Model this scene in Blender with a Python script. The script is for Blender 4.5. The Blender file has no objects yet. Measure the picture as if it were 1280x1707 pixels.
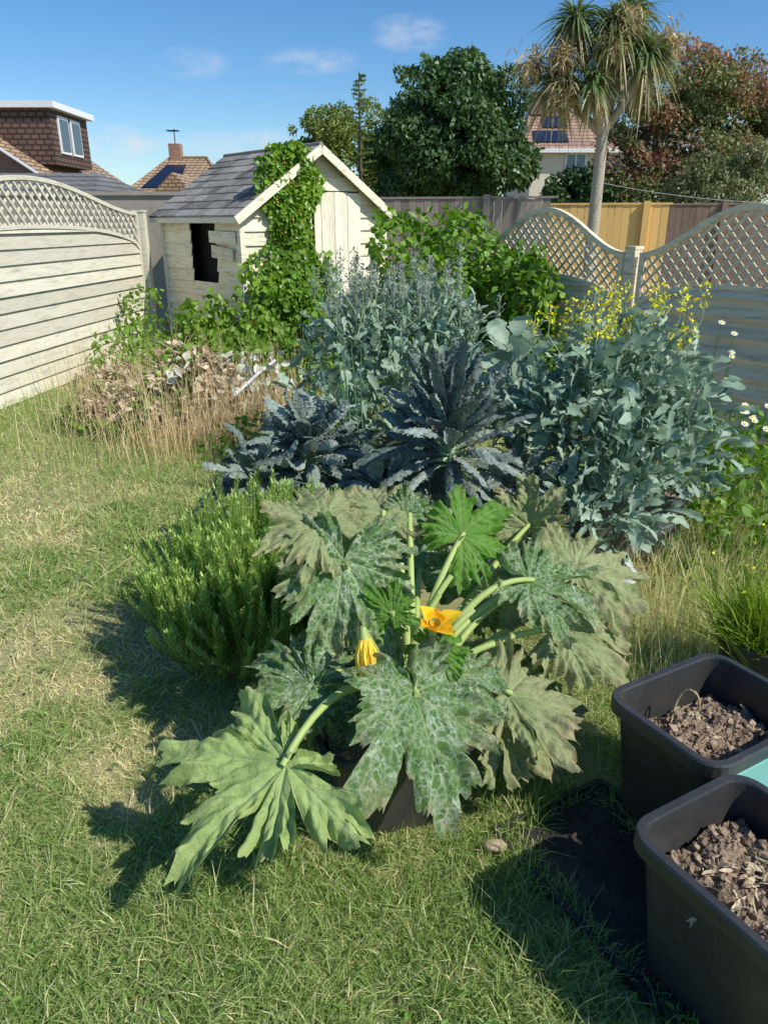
import bpy, math, numpy as np
from mathutils import Vector, Matrix
R=np.random.default_rng(7)
scene=bpy.context.scene
COL=scene.collection
# ---------------------------------------------------------------- helpers
def nrm(a):
    a=np.asarray(a,float); return a/np.maximum(np.linalg.norm(a,axis=-1,keepdims=True),1e-9)
def vn(x,y,seed=0):
    x=np.asarray(x,float);y=np.asarray(y,float)
    xi=np.floor(x);yi=np.floor(y);fx=x-xi;fy=y-yi
    fx=fx*fx*(3-2*fx);fy=fy*fy*(3-2*fy)
    def h(a,b):
        v=np.sin(a*127.1+b*311.7+seed*74.7)*43758.5453
        return v-np.floor(v)
    return (h(xi,yi)*(1-fx)+h(xi+1,yi)*fx)*(1-fy)+(h(xi,yi+1)*(1-fx)+h(xi+1,yi+1)*fx)*fy
class MB:
    def __init__(s): s.V=[];s.F=[];s.T=[];s.n=0;s.LP=[]
    def add(s,V,F,tone=.5,mi=0,lp=None):
        V=np.asarray(V,float).reshape(-1,3);F=np.asarray(F,int)
        s.V.append(V);s.F.append((F+s.n,mi))
        t=np.empty(len(V));t[:]=tone;s.T.append(t)
        s.LP.append(V*0 if lp is None else lp)
        s.n+=len(V)
    def box(s,c,size,rz=0,tone=.5,mi=0,ax=None):
        x,y,z=[d/2 for d in size]
        v=np.array([[-x,-y,-z],[x,-y,-z],[x,y,-z],[-x,y,-z],[-x,-y,z],[x,-y,z],[x,y,z],[-x,y,z]])
        if ax is not None: v=v@np.array(ax)
        else:
            c_,s_=math.cos(rz),math.sin(rz); v=v@np.array([[c_,s_,0],[-s_,c_,0],[0,0,1]])
        s.add(v+np.array(c),[[0,3,2,1],[4,5,6,7],[0,1,5,4],[1,2,6,5],[2,3,7,6],[3,0,4,7]],tone,mi)
    def bar(s,a,b,w,t,n=(0,0,1),tone=.5,mi=0):
        a=np.array(a,float);b=np.array(b,float);d=b-a;L=np.linalg.norm(d)
        x=d/L;y=nrm(np.cross(n,x));z=np.cross(x,y)
        s.box((a+b)/2,(L,w,t),ax=[x,y,z],tone=tone,mi=mi)
    def tube(s,P,r,n=8,tone=.5,mi=0,cap=True):
        P=np.array(P,float);m=len(P);r=np.ones(m)*r
        T=nrm(np.gradient(P,axis=0))
        up=np.array([0,0,1.]) if abs(T[0][2])<.9 else np.array([1.,0,0])
        a=nrm(np.cross(T,up));b=np.cross(T,a)
        an=np.linspace(0,2*np.pi,n,endpoint=False)
        V=P[:,None]+r[:,None,None]*(np.cos(an)[None,:,None]*a[:,None]+np.sin(an)[None,:,None]*b[:,None])
        F=[]
        for i in range(m-1):
            for j in range(n):
                k=(j+1)%n;F.append([i*n+j,i*n+k,(i+1)*n+k,(i+1)*n+j])
        s.add(V,F,tone,mi)
        if cap: 
            s.add(V[-1],[list(range(n))],tone,mi); s.add(V[0],[list(range(n))[::-1]],tone,mi)
    def loft(s,rings,close=True,capend=False,tone=.5,mi=0):
        n=len(rings[0]);F=[]
        for i in range(len(rings)-1):
            for j in range(n):
                k=(j+1)%n;F.append([i*n+j,i*n+k,(i+1)*n+k,(i+1)*n+j])
        s.add(np.concatenate(rings),F,tone,mi)
        if capend: s.add(rings[-1],[list(range(n))],tone,mi)
    def strips(s,P,A,N,L,W,droop=0,fold=0,tone=.5,prof=None,ns=3,nw=1,bump=0,curl=0,mi=0,lobes=0,sway=0):
        P=np.asarray(P,float);n=len(P)
        A=nrm(np.broadcast_to(A,(n,3)));N=np.broadcast_to(N,(n,3))
        S=nrm(np.cross(A,N)+1e-6);N=np.cross(S,A)
        L=np.broadcast_to(L,(n,)).astype(float);W=np.broadcast_to(W,(n,)).astype(float)
        droop=np.broadcast_to(droop,(n,));tone=np.broadcast_to(tone,(n,))
        t=np.linspace(0,1,ns+1);w=np.linspace(-1,1,nw+1)
        hw=np.array([prof(q) for q in t]) if prof else np.sin(np.pi*(.1+.87*t))
        HW=np.broadcast_to(hw,(n,ns+1)).copy()
        if lobes: HW*=1+lobes*(R.random((n,ns+1))-.5)*2
        half=(W[:,None]/2*HW)[:,:,None]
        lat=half*w[None,None,:]
        nz=fold*half*np.abs(w)-curl*half*(w**2)
        if bump: nz=nz+bump*W[:,None,None]*(R.random((n,ns+1,nw+1))-.5)
        if sway:
            sw=sway*L[:,None]*(R.normal(size=(n,1))*t[None]**2);lat=lat+sw[:,:,None]
            nz=nz+(sway*.8*L[:,None]*R.normal(size=(n,1))*np.sin(t[None]*4+R.random((n,1))*6)*t[None])[:,:,None]
        V=P[:,None,None]+A[:,None,None]*(L[:,None]*t)[:,:,None,None]+S[:,None,None]*lat[...,None]+N[:,None,None]*nz[...,None]
        V[...,2]-=(droop*L)[:,None,None]*(t**2)[None,:,None]
        k=(ns+1)*(nw+1)
        i,j=np.meshgrid(np.arange(ns),np.arange(nw),indexing='ij')
        b=(i*(nw+1)+j).ravel()
        f=np.stack([b,b+1,b+nw+2,b+nw+1],1)
        F=(f[None]+(np.arange(n)*k)[:,None,None]).reshape(-1,4)
        T=np.broadcast_to(tone[:,None],(n,k)).ravel()
        lp=np.stack(np.broadcast_arrays(t[None,:,None],w[None,None,:],R.random(n)[:,None,None]),-1).reshape(-1,3)
        s.add(V.reshape(-1,3),F,T,mi,lp)
def build(name,mb,mats,parent=None,loc=(0,0,0),smooth=False,extra=None,**props):
    me=bpy.data.meshes.new(name)
    V=np.concatenate(mb.V)-np.array(loc)
    me.vertices.add(len(V));me.vertices.foreach_set('co',V.astype(np.float32).ravel())
    lv=np.concatenate([F.ravel() for F,_ in mb.F])
    tot=np.concatenate([np.full(len(F),F.shape[1]) for F,_ in mb.F])
    mi=np.concatenate([np.full(len(F),m) for F,m in mb.F])
    st=np.concatenate([[0],np.cumsum(tot)[:-1]])
    me.loops.add(len(lv));me.loops.foreach_set('vertex_index',lv.astype(np.int32))
    me.polygons.add(len(tot));me.polygons.foreach_set('loop_start',st.astype(np.int32))
    me.polygons.foreach_set('material_index',mi.astype(np.int32))
    me.update(calc_edges=True)
    me.polygons.foreach_set('use_smooth',np.full(len(tot),bool(smooth)))
    a=me.attributes.new('tone','FLOAT','POINT');a.data.foreach_set('value',np.concatenate(mb.T).astype(np.float32))
    a=me.attributes.new('lp','FLOAT_VECTOR','POINT');a.data.foreach_set('vector',np.concatenate(mb.LP).astype(np.float32).ravel())
    if extra:
        for k,v in extra.items():
            a=me.attributes.new(k,'FLOAT','POINT');a.data.foreach_set('value',v.astype(np.float32))
    for m in (mats if isinstance(mats,(list,tuple)) else [mats]): me.materials.append(m)
    o=bpy.data.objects.new(name,me);COL.objects.link(o);o.location=loc
    if parent is not None:
        o.parent=parent;o.matrix_parent_inverse=Matrix.Translation(-Vector(parent.location))
    for k,v in props.items(): o[k]=v
    return o
def thing(name,loc,label,category,**p):
    e=bpy.data.objects.new(name,None);COL.objects.link(e);e.location=loc;e.empty_display_size=.1
    e['label']=label;e['category']=category
    for k,v in p.items(): e[k]=v
    return e
# ---------------------------------------------------------------- materials
def node(nt,t,**k):
    n=nt.nodes.new(t)
    for a,b in k.items(): setattr(n,a,b)
    return n
def M(name,c1,c2,rough=.6,nscale=8,nz=.6,bump=0,transl=0,mscale=(1,1,1),spec=.3,c3=None,c3amt=.5,c3scale=3,usetone=1,metal=0,bscale=None):
    m=bpy.data.materials.new(name);m.use_nodes=True;nt=m.node_tree;nt.nodes.clear();L=nt.links.new
    out=node(nt,'ShaderNodeOutputMaterial');p=node(nt,'ShaderNodeBsdfPrincipled')
    p.inputs['Roughness'].default_value=rough;p.inputs['Specular IOR Level'].default_value=spec;p.inputs['Metallic'].default_value=metal
    tc=node(nt,'ShaderNodeTexCoord');mp=node(nt,'ShaderNodeMapping');mp.inputs['Scale'].default_value=mscale
    L(tc.outputs['Object'],mp.inputs[0])
    n=node(nt,'ShaderNodeTexNoise');n.inputs['Scale'].default_value=nscale;n.inputs['Detail'].default_value=7;n.inputs['Roughness'].default_value=.65
    L(mp.outputs[0],n.inputs['Vector'])
    at=node(nt,'ShaderNodeAttribute');at.attribute_name='tone'
    ma=node(nt,'ShaderNodeMath',operation='MULTIPLY_ADD');L(n.outputs[0],ma.inputs[0]);ma.inputs[1].default_value=nz*2;ma.inputs[2].default_value=-nz
    ad=node(nt,'ShaderNodeMath',operation='ADD',use_clamp=True);L(ma.outputs[0],ad.inputs[0])
    if usetone: L(at.outputs['Fac'],ad.inputs[1])
    else: ad.inputs[1].default_value=.5
    mx=node(nt,'ShaderNodeMix',data_type='RGBA');L(ad.outputs[0],mx.inputs[0]);mx.inputs[6].default_value=(*c1,1);mx.inputs[7].default_value=(*c2,1)
    col=mx.outputs[2]
    if c3:
        n2=node(nt,'ShaderNodeTexNoise');n2.inputs['Scale'].default_value=c3scale;n2.inputs['Detail'].default_value=8;n2.inputs['Roughness'].default_value=.7;L(mp.outputs[0],n2.inputs['Vector'])
        rp=node(nt,'ShaderNodeMapRange');rp.inputs[1].default_value=.5;rp.inputs[2].default_value=.68;rp.inputs[4].default_value=c3amt;L(n2.outputs[0],rp.inputs[0])
        m2=node(nt,'ShaderNodeMix',data_type='RGBA');L(rp.outputs[0],m2.inputs[0]);L(col,m2.inputs[6]);m2.inputs[7].default_value=(*c3,1);col=m2.outputs[2]
    L(col,p.inputs['Base Color'])
    if bump:
        b=node(nt,'ShaderNodeBump');b.inputs['Strength'].default_value=bump;b.inputs['Distance'].default_value=.02
        src=n.outputs[0]
        if bscale:
            n3=node(nt,'ShaderNodeTexNoise');n3.inputs['Scale'].default_value=bscale;n3.inputs['Detail'].default_value=5;L(mp.outputs[0],n3.inputs['Vector']);src=n3.outputs[0]
        L(src,b.inputs['Height']);L(b.outputs[0],p.inputs['Normal'])
    sh=p.outputs[0]
    if transl:
        t=node(nt,'ShaderNodeBsdfTranslucent')
        hs=node(nt,'ShaderNodeHueSaturation');hs.inputs['Saturation'].default_value=1.15;hs.inputs['Value'].default_value=1.4;L(col,hs.inputs['Color']);L(hs.outputs[0],t.inputs[0])
        ms=node(nt,'ShaderNodeMixShader');ms.inputs[0].default_value=transl;L(sh,ms.inputs[1]);L(t.outputs[0],ms.inputs[2]);sh=ms.outputs[0]
    L(sh,out.inputs[0]);return m
def Mtile(name,c1,c2,cm,w,h,mort=.03,rough=.8,horizontal_mix=(1,1)):
    m=bpy.data.materials.new(name);m.use_nodes=True;nt=m.node_tree;L=nt.links.new
    p=nt.nodes['Principled BSDF'];p.inputs['Roughness'].default_value=rough
    tc=node(nt,'ShaderNodeTexCoord');sp=node(nt,'ShaderNodeSeparateXYZ');L(tc.outputs['Object'],sp.inputs[0])
    a=node(nt,'ShaderNodeMath',operation='MULTIPLY_ADD');L(sp.outputs[0],a.inputs[0]);a.inputs[1].default_value=horizontal_mix[0]
    b=node(nt,'ShaderNodeMath',operation='MULTIPLY');L(sp.outputs[1],b.inputs[0]);b.inputs[1].default_value=horizontal_mix[1];L(b.outputs[0],a.inputs[2])
    c=node(nt,'ShaderNodeCombineXYZ');L(a.outputs[0],c.inputs[0]);L(sp.outputs[2],c.inputs[1])
    br=node(nt,'ShaderNodeTexBrick');br.inputs['Scale'].default_value=1;br.inputs['Brick Width'].default_value=w;br.inputs['Row Height'].default_value=h;br.inputs['Mortar Size'].default_value=mort
    br.inputs['Color1'].default_value=(*c1,1);br.inputs['Color2'].default_value=(*c2,1);br.inputs['Mortar'].default_value=(*cm,1);L(c.outputs[0],br.inputs['Vector'])
    n=node(nt,'ShaderNodeTexNoise');n.inputs['Scale'].default_value=1.5;n.inputs['Detail'].default_value=6;L(tc.outputs['Object'],n.inputs['Vector'])
    mr=node(nt,'ShaderNodeMapRange');mr.inputs[3].default_value=.6;mr.inputs[4].default_value=1.4;L(n.outputs[0],mr.inputs[0])
    mm=node(nt,'ShaderNodeMix',data_type='RGBA',blend_type='MULTIPLY');mm.inputs[0].default_value=1;L(br.outputs[0],mm.inputs[6]);L(mr.outputs[0],mm.inputs[7])
    L(mm.outputs[2],p.inputs['Base Color']);return m
m_lawn=M('lawn_soil',(.17,.2,.07),(.36,.3,.16),.95,6,.5,.6,usetone=0,c3=(.44,.36,.22),c3scale=2.2,c3amt=.8)
m_grass=M('grass_blade',(.21,.35,.07),(.86,.75,.45),.5,3,.18,transl=.36)
m_weed=M('weed_leaf',(.09,.2,.03),(.22,.38,.07),.5,5,.3,transl=.25)
m_dry=M('dry_stalk',(.78,.62,.36),(.48,.34,.18),.8,5,.3,transl=.2)
m_dryleaf=M('dry_leaf',(.72,.6,.42),(.28,.19,.11),.85,12,.4,transl=.15,c3=(.25,.32,.12),c3scale=2.5,c3amt=.7)
m_cream=M('cream_boards',(.87,.81,.62),(.7,.64,.47),.7,6,.5,.3,mscale=(1,1,9),c3=(.25,.22,.17),c3amt=.6,c3scale=5,bscale=14)
m_creamv=M('cream_door_boards',(.88,.83,.65),(.72,.66,.5),.7,6,.5,.3,mscale=(9,9,1),c3=(.3,.27,.2),c3amt=.5,c3scale=3)
m_fence=M('painted_fence_wood',(.74,.69,.54),(.54,.5,.39),.75,5,.5,.3,mscale=(1,1,10),c3=(.28,.26,.2),c3amt=.55,c3scale=3,bscale=12)
m_fence2=M('faded_fence_wood',(.88,.75,.54),(.66,.57,.41),.75,5,.5,.3,mscale=(1,1,10),c3=(.28,.24,.18),c3amt=.6,c3scale=3,spec=.1)
m_roofelt=M('roof_felt',(.14,.13,.12),(.36,.34,.3),1,22,.6,.6,mscale=(1,1,1),c3=(.42,.4,.35),c3amt=.5,c3scale=5,usetone=1,spec=.05)
m_oldfence=M('weathered_fence',(.38,.31,.25),(.2,.165,.14),.85,5,.5,.2,mscale=(8,8,1))
m_newfence=M('new_timber',(.92,.6,.22),(.75,.45,.14),.7,5,.4,.2,mscale=(8,8,1))
m_conc=M('concrete',(.48,.42,.34),(.3,.26,.21),.9,5,.6,.3,usetone=0)
m_ivy=M('ivy_leaf',(.08,.18,.018),(.24,.4,.045),.4,3,.3,transl=.3,spec=.4)
m_shrub=M('shrub_leaf',(.06,.15,.02),(.22,.38,.04),.45,3,.2,transl=.3)
m_tree=M('dark_foliage',(.03,.075,.02),(.11,.19,.05),.45,1.2,.25,transl=.2,spec=.4)
m_tree2=M('light_foliage',(.12,.18,.04),(.29,.34,.08),.5,1.2,.25,transl=.25)
m_redg=M('bronze_green_foliage',(.1,.14,.04),(.26,.29,.1),.5,1.4,.3,transl=.25)
m_red=M('autumn_foliage',(.22,.12,.07),(.48,.23,.14),.5,1.4,.3,transl=.25)
m_olive=M('olive_foliage',(.12,.17,.06),(.32,.32,.15),.5,1.2,.25,transl=.2)
m_bark=M('bark',(.14,.11,.08),(.07,.055,.04),.9,8,.5,.5,mscale=(6,6,1))
m_palmbark=M('palm_bark',(.55,.48,.38),(.32,.27,.2),.9,14,.6,.6,mscale=(1,1,3),usetone=0)
m_palm=M('palm_leaf',(.1,.18,.055),(.58,.44,.24),.4,2,.1,transl=.2,spec=.4)
m_kale=M('dark_kale_leaf',(.08,.12,.1),(.42,.5,.44),.6,42,.75,.8,transl=.12,spec=.2)
m_broc=M('glaucous_leaf',(.13,.22,.14),(.4,.51,.38),.5,9,.35,transl=.2,spec=.3)
m_cabst=M('pale_stem',(.3,.42,.22),(.42,.52,.3),.5,8,.3)
m_purp=M('purple_buds',(.17,.17,.18),(.38,.34,.4),.7,20,.4)
m_yel=M('yellow_petals',(.95,.8,.02),(1,.9,.06),.5,20,.3,transl=.25)
m_white=M('white_petals',(.85,.85,.8),(.8,.8,.75),.5,20,.3,transl=.2)
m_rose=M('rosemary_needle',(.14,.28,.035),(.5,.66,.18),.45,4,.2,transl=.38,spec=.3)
m_stalk=M('courgette_stalk',(.3,.42,.09),(.48,.56,.22),.5,14,.5,.15,transl=.05)
m_pot=M('black_plastic',(.022,.022,.022),(.055,.054,.052),.4,7,.5,.08,usetone=0,spec=.5,c3=(.12,.11,.09),c3amt=.35,c3scale=4,bscale=60)
m_soil=M('dry_soil',(.46,.35,.24),(.15,.105,.07),.95,30,.6,.8)
m_darksoil=M('damp_soil',(.1,.075,.055),(.05,.04,.03),.95,30,.6,.7)
m_mat=M('black_tray',(.02,.02,.02),(.045,.042,.038),.6,14,.6,.3,usetone=0,c3=(.16,.13,.1),c3scale=4)
m_teal=M('teal_plastic',(.15,.42,.37),(.25,.52,.46),.5,10,.4,usetone=0)
m_wplast=M('white_plastic',(.75,.77,.78),(.6,.62,.62),.5,10,.4,usetone=0)
m_grey=M('grey_planter',(.1,.1,.105),(.16,.16,.16),.7,10,.4,usetone=0)
m_wfr=M('white_frame',(.8,.8,.78),(.7,.7,.68),.5,5,.2,usetone=0)
m_glass=M('window_glass',(.05,.07,.09),(.1,.13,.16),.08,2,.3,usetone=0,spec=.8)
m_solar=M('solar_panel',(.01,.013,.03),(.02,.025,.05),.15,2,.3,usetone=0,spec=.7)
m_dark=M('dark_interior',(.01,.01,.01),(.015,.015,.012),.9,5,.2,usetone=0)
m_render=M('rendered_wall',(.7,.62,.5),(.6,.53,.42),.85,4,.3,usetone=0)
m_brick=Mtile('brick_wall',(.4,.15,.09),(.3,.11,.07),(.3,.26,.2),.23,.075,.012)
m_tiles=Mtile('brown_roof_tiles',(.36,.25,.14),(.44,.31,.18),(.16,.1,.06),.3,.14,.03,horizontal_mix=(1,.4))
m_tilesr=Mtile('orange_roof_tiles',(.46,.28,.18),(.36,.23,.16),(.18,.11,.08),.3,.16,.03,horizontal_mix=(1,.4))
m_hung=Mtile('dark_hung_tiles',(.13,.075,.055),(.16,.09,.07),(.04,.025,.02),.3,.17,.035)
m_greyroof=Mtile('grey_shingle_roof',(.14,.135,.13),(.19,.185,.175),(.06,.06,.06),.4,.15,.02)
def Mcourg(name,g1,g2,silver,amt,edge,tr=.22):
    m=bpy.data.materials.new(name);m.use_nodes=True;nt=m.node_tree;nt.nodes.clear();L=nt.links.new
    out=node(nt,'ShaderNodeOutputMaterial');p=node(nt,'ShaderNodeBsdfPrincipled');p.inputs['Roughness'].default_value=.6;p.inputs['Specular IOR Level'].default_value=.3
    lp=node(nt,'ShaderNodeAttribute');lp.attribute_name='lp'
    ve=node(nt,'ShaderNodeAttribute');ve.attribute_name='vein'
    ed=node(nt,'ShaderNodeAttribute');ed.attribute_name='edge'
    def noise(sc,d,r=.6,dist=0):
        n=node(nt,'ShaderNodeTexNoise');n.inputs['Scale'].default_value=sc;n.inputs['Detail'].default_value=d;n.inputs['Roughness'].default_value=r;n.inputs['Distortion'].default_value=dist;L(lp.outputs['Vector'],n.inputs['Vector']);return n.outputs[0]
    def rng(s,a,b,c=0,d=1):
        n=node(nt,'ShaderNodeMapRange');n.inputs[1].default_value=a;n.inputs[2].default_value=b;n.inputs[3].default_value=c;n.inputs[4].default_value=d;L(s,n.inputs[0]);return n.outputs[0]
    def mix(f,a,b):
        n=node(nt,'ShaderNodeMix',data_type='RGBA');L(f,n.inputs[0])
        for i,q in ((6,a),(7,b)):
            if isinstance(q,tuple): n.inputs[i].default_value=(*q,1)
            else: L(q,n.inputs[i])
        return n.outputs[2]
    def mul(a,b):
        n=node(nt,'ShaderNodeMath',operation='MULTIPLY');L(a,n.inputs[0])
        if isinstance(b,float): n.inputs[1].default_value=b
        else: L(b,n.inputs[1])
        return n.outputs[0]
    col=mix(rng(noise(3,4),.3,.7),g1,g2)
    v=node(nt,'ShaderNodeTexVoronoi',feature='DISTANCE_TO_EDGE');v.inputs['Scale'].default_value=15
    wv=node(nt,'ShaderNodeTexNoise');wv.inputs['Scale'].default_value=10;L(lp.outputs['Vector'],wv.inputs['Vector'])
    sc=node(nt,'ShaderNodeVectorMath',operation='SCALE');sc.inputs[3].default_value=.12;L(wv.outputs['Color'],sc.inputs[0])
    av=node(nt,'ShaderNodeVectorMath',operation='ADD');L(lp.outputs['Vector'],av.inputs[0]);L(sc.outputs[0],av.inputs[1]);L(av.outputs[0],v.inputs['Vector'])
    net=rng(v.outputs['Distance'],.0,.17,1,0)
    pat=mul(net,rng(noise(5,7,.75,.6),.4,.62))
    pat2=rng(noise(16,8,.8,.3),.5,.64)
    mxp=node(nt,'ShaderNodeMath',operation='MAXIMUM');L(pat,mxp.inputs[0]);L(mul(pat2,rng(noise(3,5,.6),.4,.65)),mxp.inputs[1])
    col=mix(mul(mxp.outputs[0],amt),col,silver)
    col=mix(mul(ve.outputs['Fac'],.75),col,(.42,.52,.26))
    eb=mul(rng(noise(4,6,.7),.45,.6),ed.outputs['Fac'])
    col=mix(mul(eb,edge),col,(.5,.4,.24))
    g=node(nt,'ShaderNodeNewGeometry')
    col=mix(mul(g.outputs['Backfacing'],.6),col,(.3,.38,.2))
    L(col,p.inputs['Base Color'])
    b=node(nt,'ShaderNodeBump');b.inputs['Strength'].default_value=.8;b.inputs['Distance'].default_value=.009;L(noise(24,6,.7),b.inputs['Height']);L(b.outputs[0],p.inputs['Normal'])
    t=node(nt,'ShaderNodeBsdfTranslucent');hs=node(nt,'ShaderNodeHueSaturation');hs.inputs['Saturation'].default_value=1.4;hs.inputs['Value'].default_value=1.4;L(col,hs.inputs['Color']);L(hs.outputs[0],t.inputs[0])
    ms=node(nt,'ShaderNodeMixShader');ms.inputs[0].default_value=tr;L(p.outputs[0],ms.inputs[1]);L(t.outputs[0],ms.inputs[2]);L(ms.outputs[0],out.inputs[0]);return m
mc_s=Mcourg('silvered_courgette_leaf',(.07,.17,.035),(.12,.24,.05),(.54,.62,.48),1.0,.6)
mc_p=Mcourg('pale_courgette_leaf',(.24,.3,.11),(.34,.38,.17),(.52,.52,.36),.5,1.0)
mc_b=Mcourg('young_courgette_leaf',(.1,.27,.025),(.17,.36,.04),(.3,.42,.2),.4,.1,.35)
mc_l=Mcourg('light_green_courgette_leaf',(.32,.45,.13),(.4,.53,.18),(.48,.58,.3),.4,.3)
# ---------------------------------------------------------------- world, sun, camera
w=bpy.data.worlds.new("World");scene.world=w;w.use_nodes=True
el=math.radians(45);sx,sy=.86,-.51
sd=Vector((math.cos(el)*sx,math.cos(el)*sy,math.sin(el)))
nt=w.node_tree;bg=nt.nodes['Background'];L=nt.links.new
sky=node(nt,'ShaderNodeTexSky');sky.sky_type='NISHITA';sky.sun_disc=False;sky.sun_elevation=el;sky.sun_rotation=math.atan2(sx,sy);sky.air_density=1.0;sky.dust_density=.2;sky.ozone_density=2.5
hs=node(nt,'ShaderNodeHueSaturation');hs.inputs['Saturation'].default_value=1.28;L(sky.outputs[0],hs.inputs['Color'])
tc=node(nt,'ShaderNodeTexCoord');sp=node(nt,'ShaderNodeSeparateXYZ');L(tc.outputs['Generated'],sp.inputs[0])
def mth(op,a,b,c=None,clamp=False):
    n=node(nt,'ShaderNodeMath',operation=op,use_clamp=clamp)
    for i,q in enumerate((a,b,c)):
        if q is None: continue
        if isinstance(q,(int,float)): n.inputs[i].default_value=q
        else: L(q,n.inputs[i])
    return n.outputs[0]
ya=mth('MAXIMUM',sp.outputs[1],.05)
px=mth('DIVIDE',sp.outputs[0],ya);pz=mth('DIVIDE',sp.outputs[2],ya)
tot=None
for cx,cz,rx,rz,am in [(.029,.204,.05,.022,.8),(-.084,.176,.065,.016,.6),(-.226,.173,.05,.02,.45),(-.335,.088,.06,.025,1.1),(-.21,.088,.12,.016,.7),(-.14,.084,.05,.024,1.0),(.6,.2,.1,.02,.6),(-.8,.15,.15,.03,.8)]:
    a=mth('MULTIPLY',mth('SUBTRACT',px,cx),1/rx);b=mth('MULTIPLY',mth('SUBTRACT',pz,cz),1/rz)
    d=mth('ADD',mth('MULTIPLY',a,a),mth('MULTIPLY',b,b))
    g=mth('MULTIPLY',mth('SUBTRACT',1,d,clamp=True),am)
    tot=g if tot is None else mth('ADD',tot,g)
cb=node(nt,'ShaderNodeCombineXYZ');L(px,cb.inputs[0]);L(mth('MULTIPLY',pz,2.2),cb.inputs[1])
nn=node(nt,'ShaderNodeTexNoise');nn.inputs['Scale'].default_value=22;nn.inputs['Detail'].default_value=8;nn.inputs['Roughness'].default_value=.6;L(cb.outputs[0],nn.inputs['Vector'])
nr=node(nt,'ShaderNodeMapRange');nr.inputs[1].default_value=.36;nr.inputs[2].default_value=.75;L(nn.outputs[0],nr.inputs[0])
cf=mth('MULTIPLY',mth('MULTIPLY',tot,nr.outputs[0]),.95,clamp=True)
tint=node(nt,'ShaderNodeMix',data_type='RGBA',blend_type='MULTIPLY');tint.inputs[0].default_value=1;L(hs.outputs[0],tint.inputs[6]);tint.inputs[7].default_value=(.8,.9,1,1)
mx=node(nt,'ShaderNodeMix',data_type='RGBA');L(cf,mx.inputs[0]);L(tint.outputs[2],mx.inputs[6]);mx.inputs[7].default_value=(5.6,5.8,6.3,1)
L(mx.outputs[2],bg.inputs[0]);bg.inputs[1].default_value=.135
sl=bpy.data.lights.new('sun','SUN');sl.energy=5.0;sl.angle=math.radians(.55);sl.color=(1,.96,.88)
so=bpy.data.objects.new('sun',sl);COL.objects.link(so);so.rotation_euler=sd.to_track_quat('Z','Y').to_euler();so.location=(5,-5,10)
cam=bpy.data.cameras.new('camera');cam.sensor_fit='VERTICAL';cam.sensor_height=36;cam.lens=26;cam.clip_end=3000;cam.clip_start=.05
co=bpy.data.objects.new('camera',cam);COL.objects.link(co);co.location=(0,0,1.6);co.rotation_euler=(math.radians(90-21.4),0,0);scene.camera=co
scene.view_settings.view_transform='Standard';scene.view_settings.look='None'
# ---------------------------------------------------------------- ground
mb=MB();mb.add([[-900,-900,0],[900,-900,0],[900,900,0],[-900,900,0]],[[0,1,2,3]])
build('ground',mb,m_lawn,kind='structure')
rz=math.atan2(-.87,.49)
TC=(.70,1.31)
def in_tray(X,Y,hx=.43,hy=.19):
    c_,s_=math.cos(rz),math.sin(rz);a=(X-TC[0])*c_+(Y-TC[1])*s_;b=-(X-TC[0])*s_+(Y-TC[1])*c_
    return (np.abs(a)<hx-.05*vn(X*14,Y*14,5))&(np.abs(b)<hy-.06*vn(X*12,Y*12,6))
mb=MB()
def blades(n,y0,y1,pw,l0,l1,w0):
    u=R.random(n);Y=(y0**(1-pw)+u*(y1**(1-pw)-y0**(1-pw)))**(1/(1-pw))
    hw=Y*.62+.35;X=(R.random(n)*2-1)*hw
    keep=(X>-3.7)&~((Y>2.75)&(X>-.9+.0*Y)&(Y<4.6)&(X<1.5))&(X<2.9)&~in_tray(X,Y)
    X=X[keep];Y=Y[keep];n=len(X)
    sc=1+.1*Y
    az=R.random(n)*6.283;ln=.25+.75*R.random(n)
    cl=vn(X*9,Y*9,3)*.55+vn(X*3.3,Y*3.3,13)*.45
    A=np.stack([np.cos(az)*ln,np.sin(az)*ln,.45+.75*R.random(n)],1)
    Lb=(l0+(l1-l0)*R.random(n)**1.5)*(.15+1.75*cl)*(1+.05*Y)
    patch=vn(X*.9+3,Y*.9,1)*.4+vn(X*2.7,Y*2.7,2)*.35+vn(X*7,Y*7,4)*.25
    side=np.exp(-((X+.95)/.5)**2-((Y-2.3)/.9)**2)*.14
    worn=np.clip((patch+side-.47)*5.,0,1)*np.clip((-X+.5)*1.6,.25,1)
    t=np.clip(.02+.27*R.random(n)+worn*.42+(R.random(n)<(.15+.36*worn))*.6,0,1)
    Lb*=1-.55*worn
    Lb*=np.where(R.random(n)<.035,1.9,1)
    P=np.stack([X,Y,np.zeros(n)-.002],1)
    N=nrm(R.normal(size=(n,3)))
    mb.strips(P,A,N,Lb,w0*sc*(.6+.8*R.random(n)),droop=.25+.5*R.random(n),tone=t,ns=2,prof=lambda q:[1,.8,.08][int(round(q*2))])
blades(175000,.75,3.0,1.3,.03,.11,.0025)
blades(120000,3.0,8.5,1.3,.04,.12,.004)
build('grass',mb,m_grass,kind='stuff')
mb=MB();n=3000
Y=.8+R.random(n)**1.3*6;X=(R.random(n)*2-1)*(Y*.6+.3)
k=(vn(X*2,Y*2,9)>.52)&(X>-3.6)&(X<1.5)&~in_tray(X,Y);X=X[k];Y=Y[k];n=len(X);az=R.random(n)*6.28
mb.strips(np.stack([X,Y,.02+.03*R.random(n)],1),np.stack([np.cos(az),np.sin(az),.3*np.ones(n)],1),[0,0,1],.008+.022*R.random(n),.006+.01*R.random(n),.2,.3,R.random(n),ns=3,nw=2)
build('lawn_weeds',mb,m_weed,kind='stuff')
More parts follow.
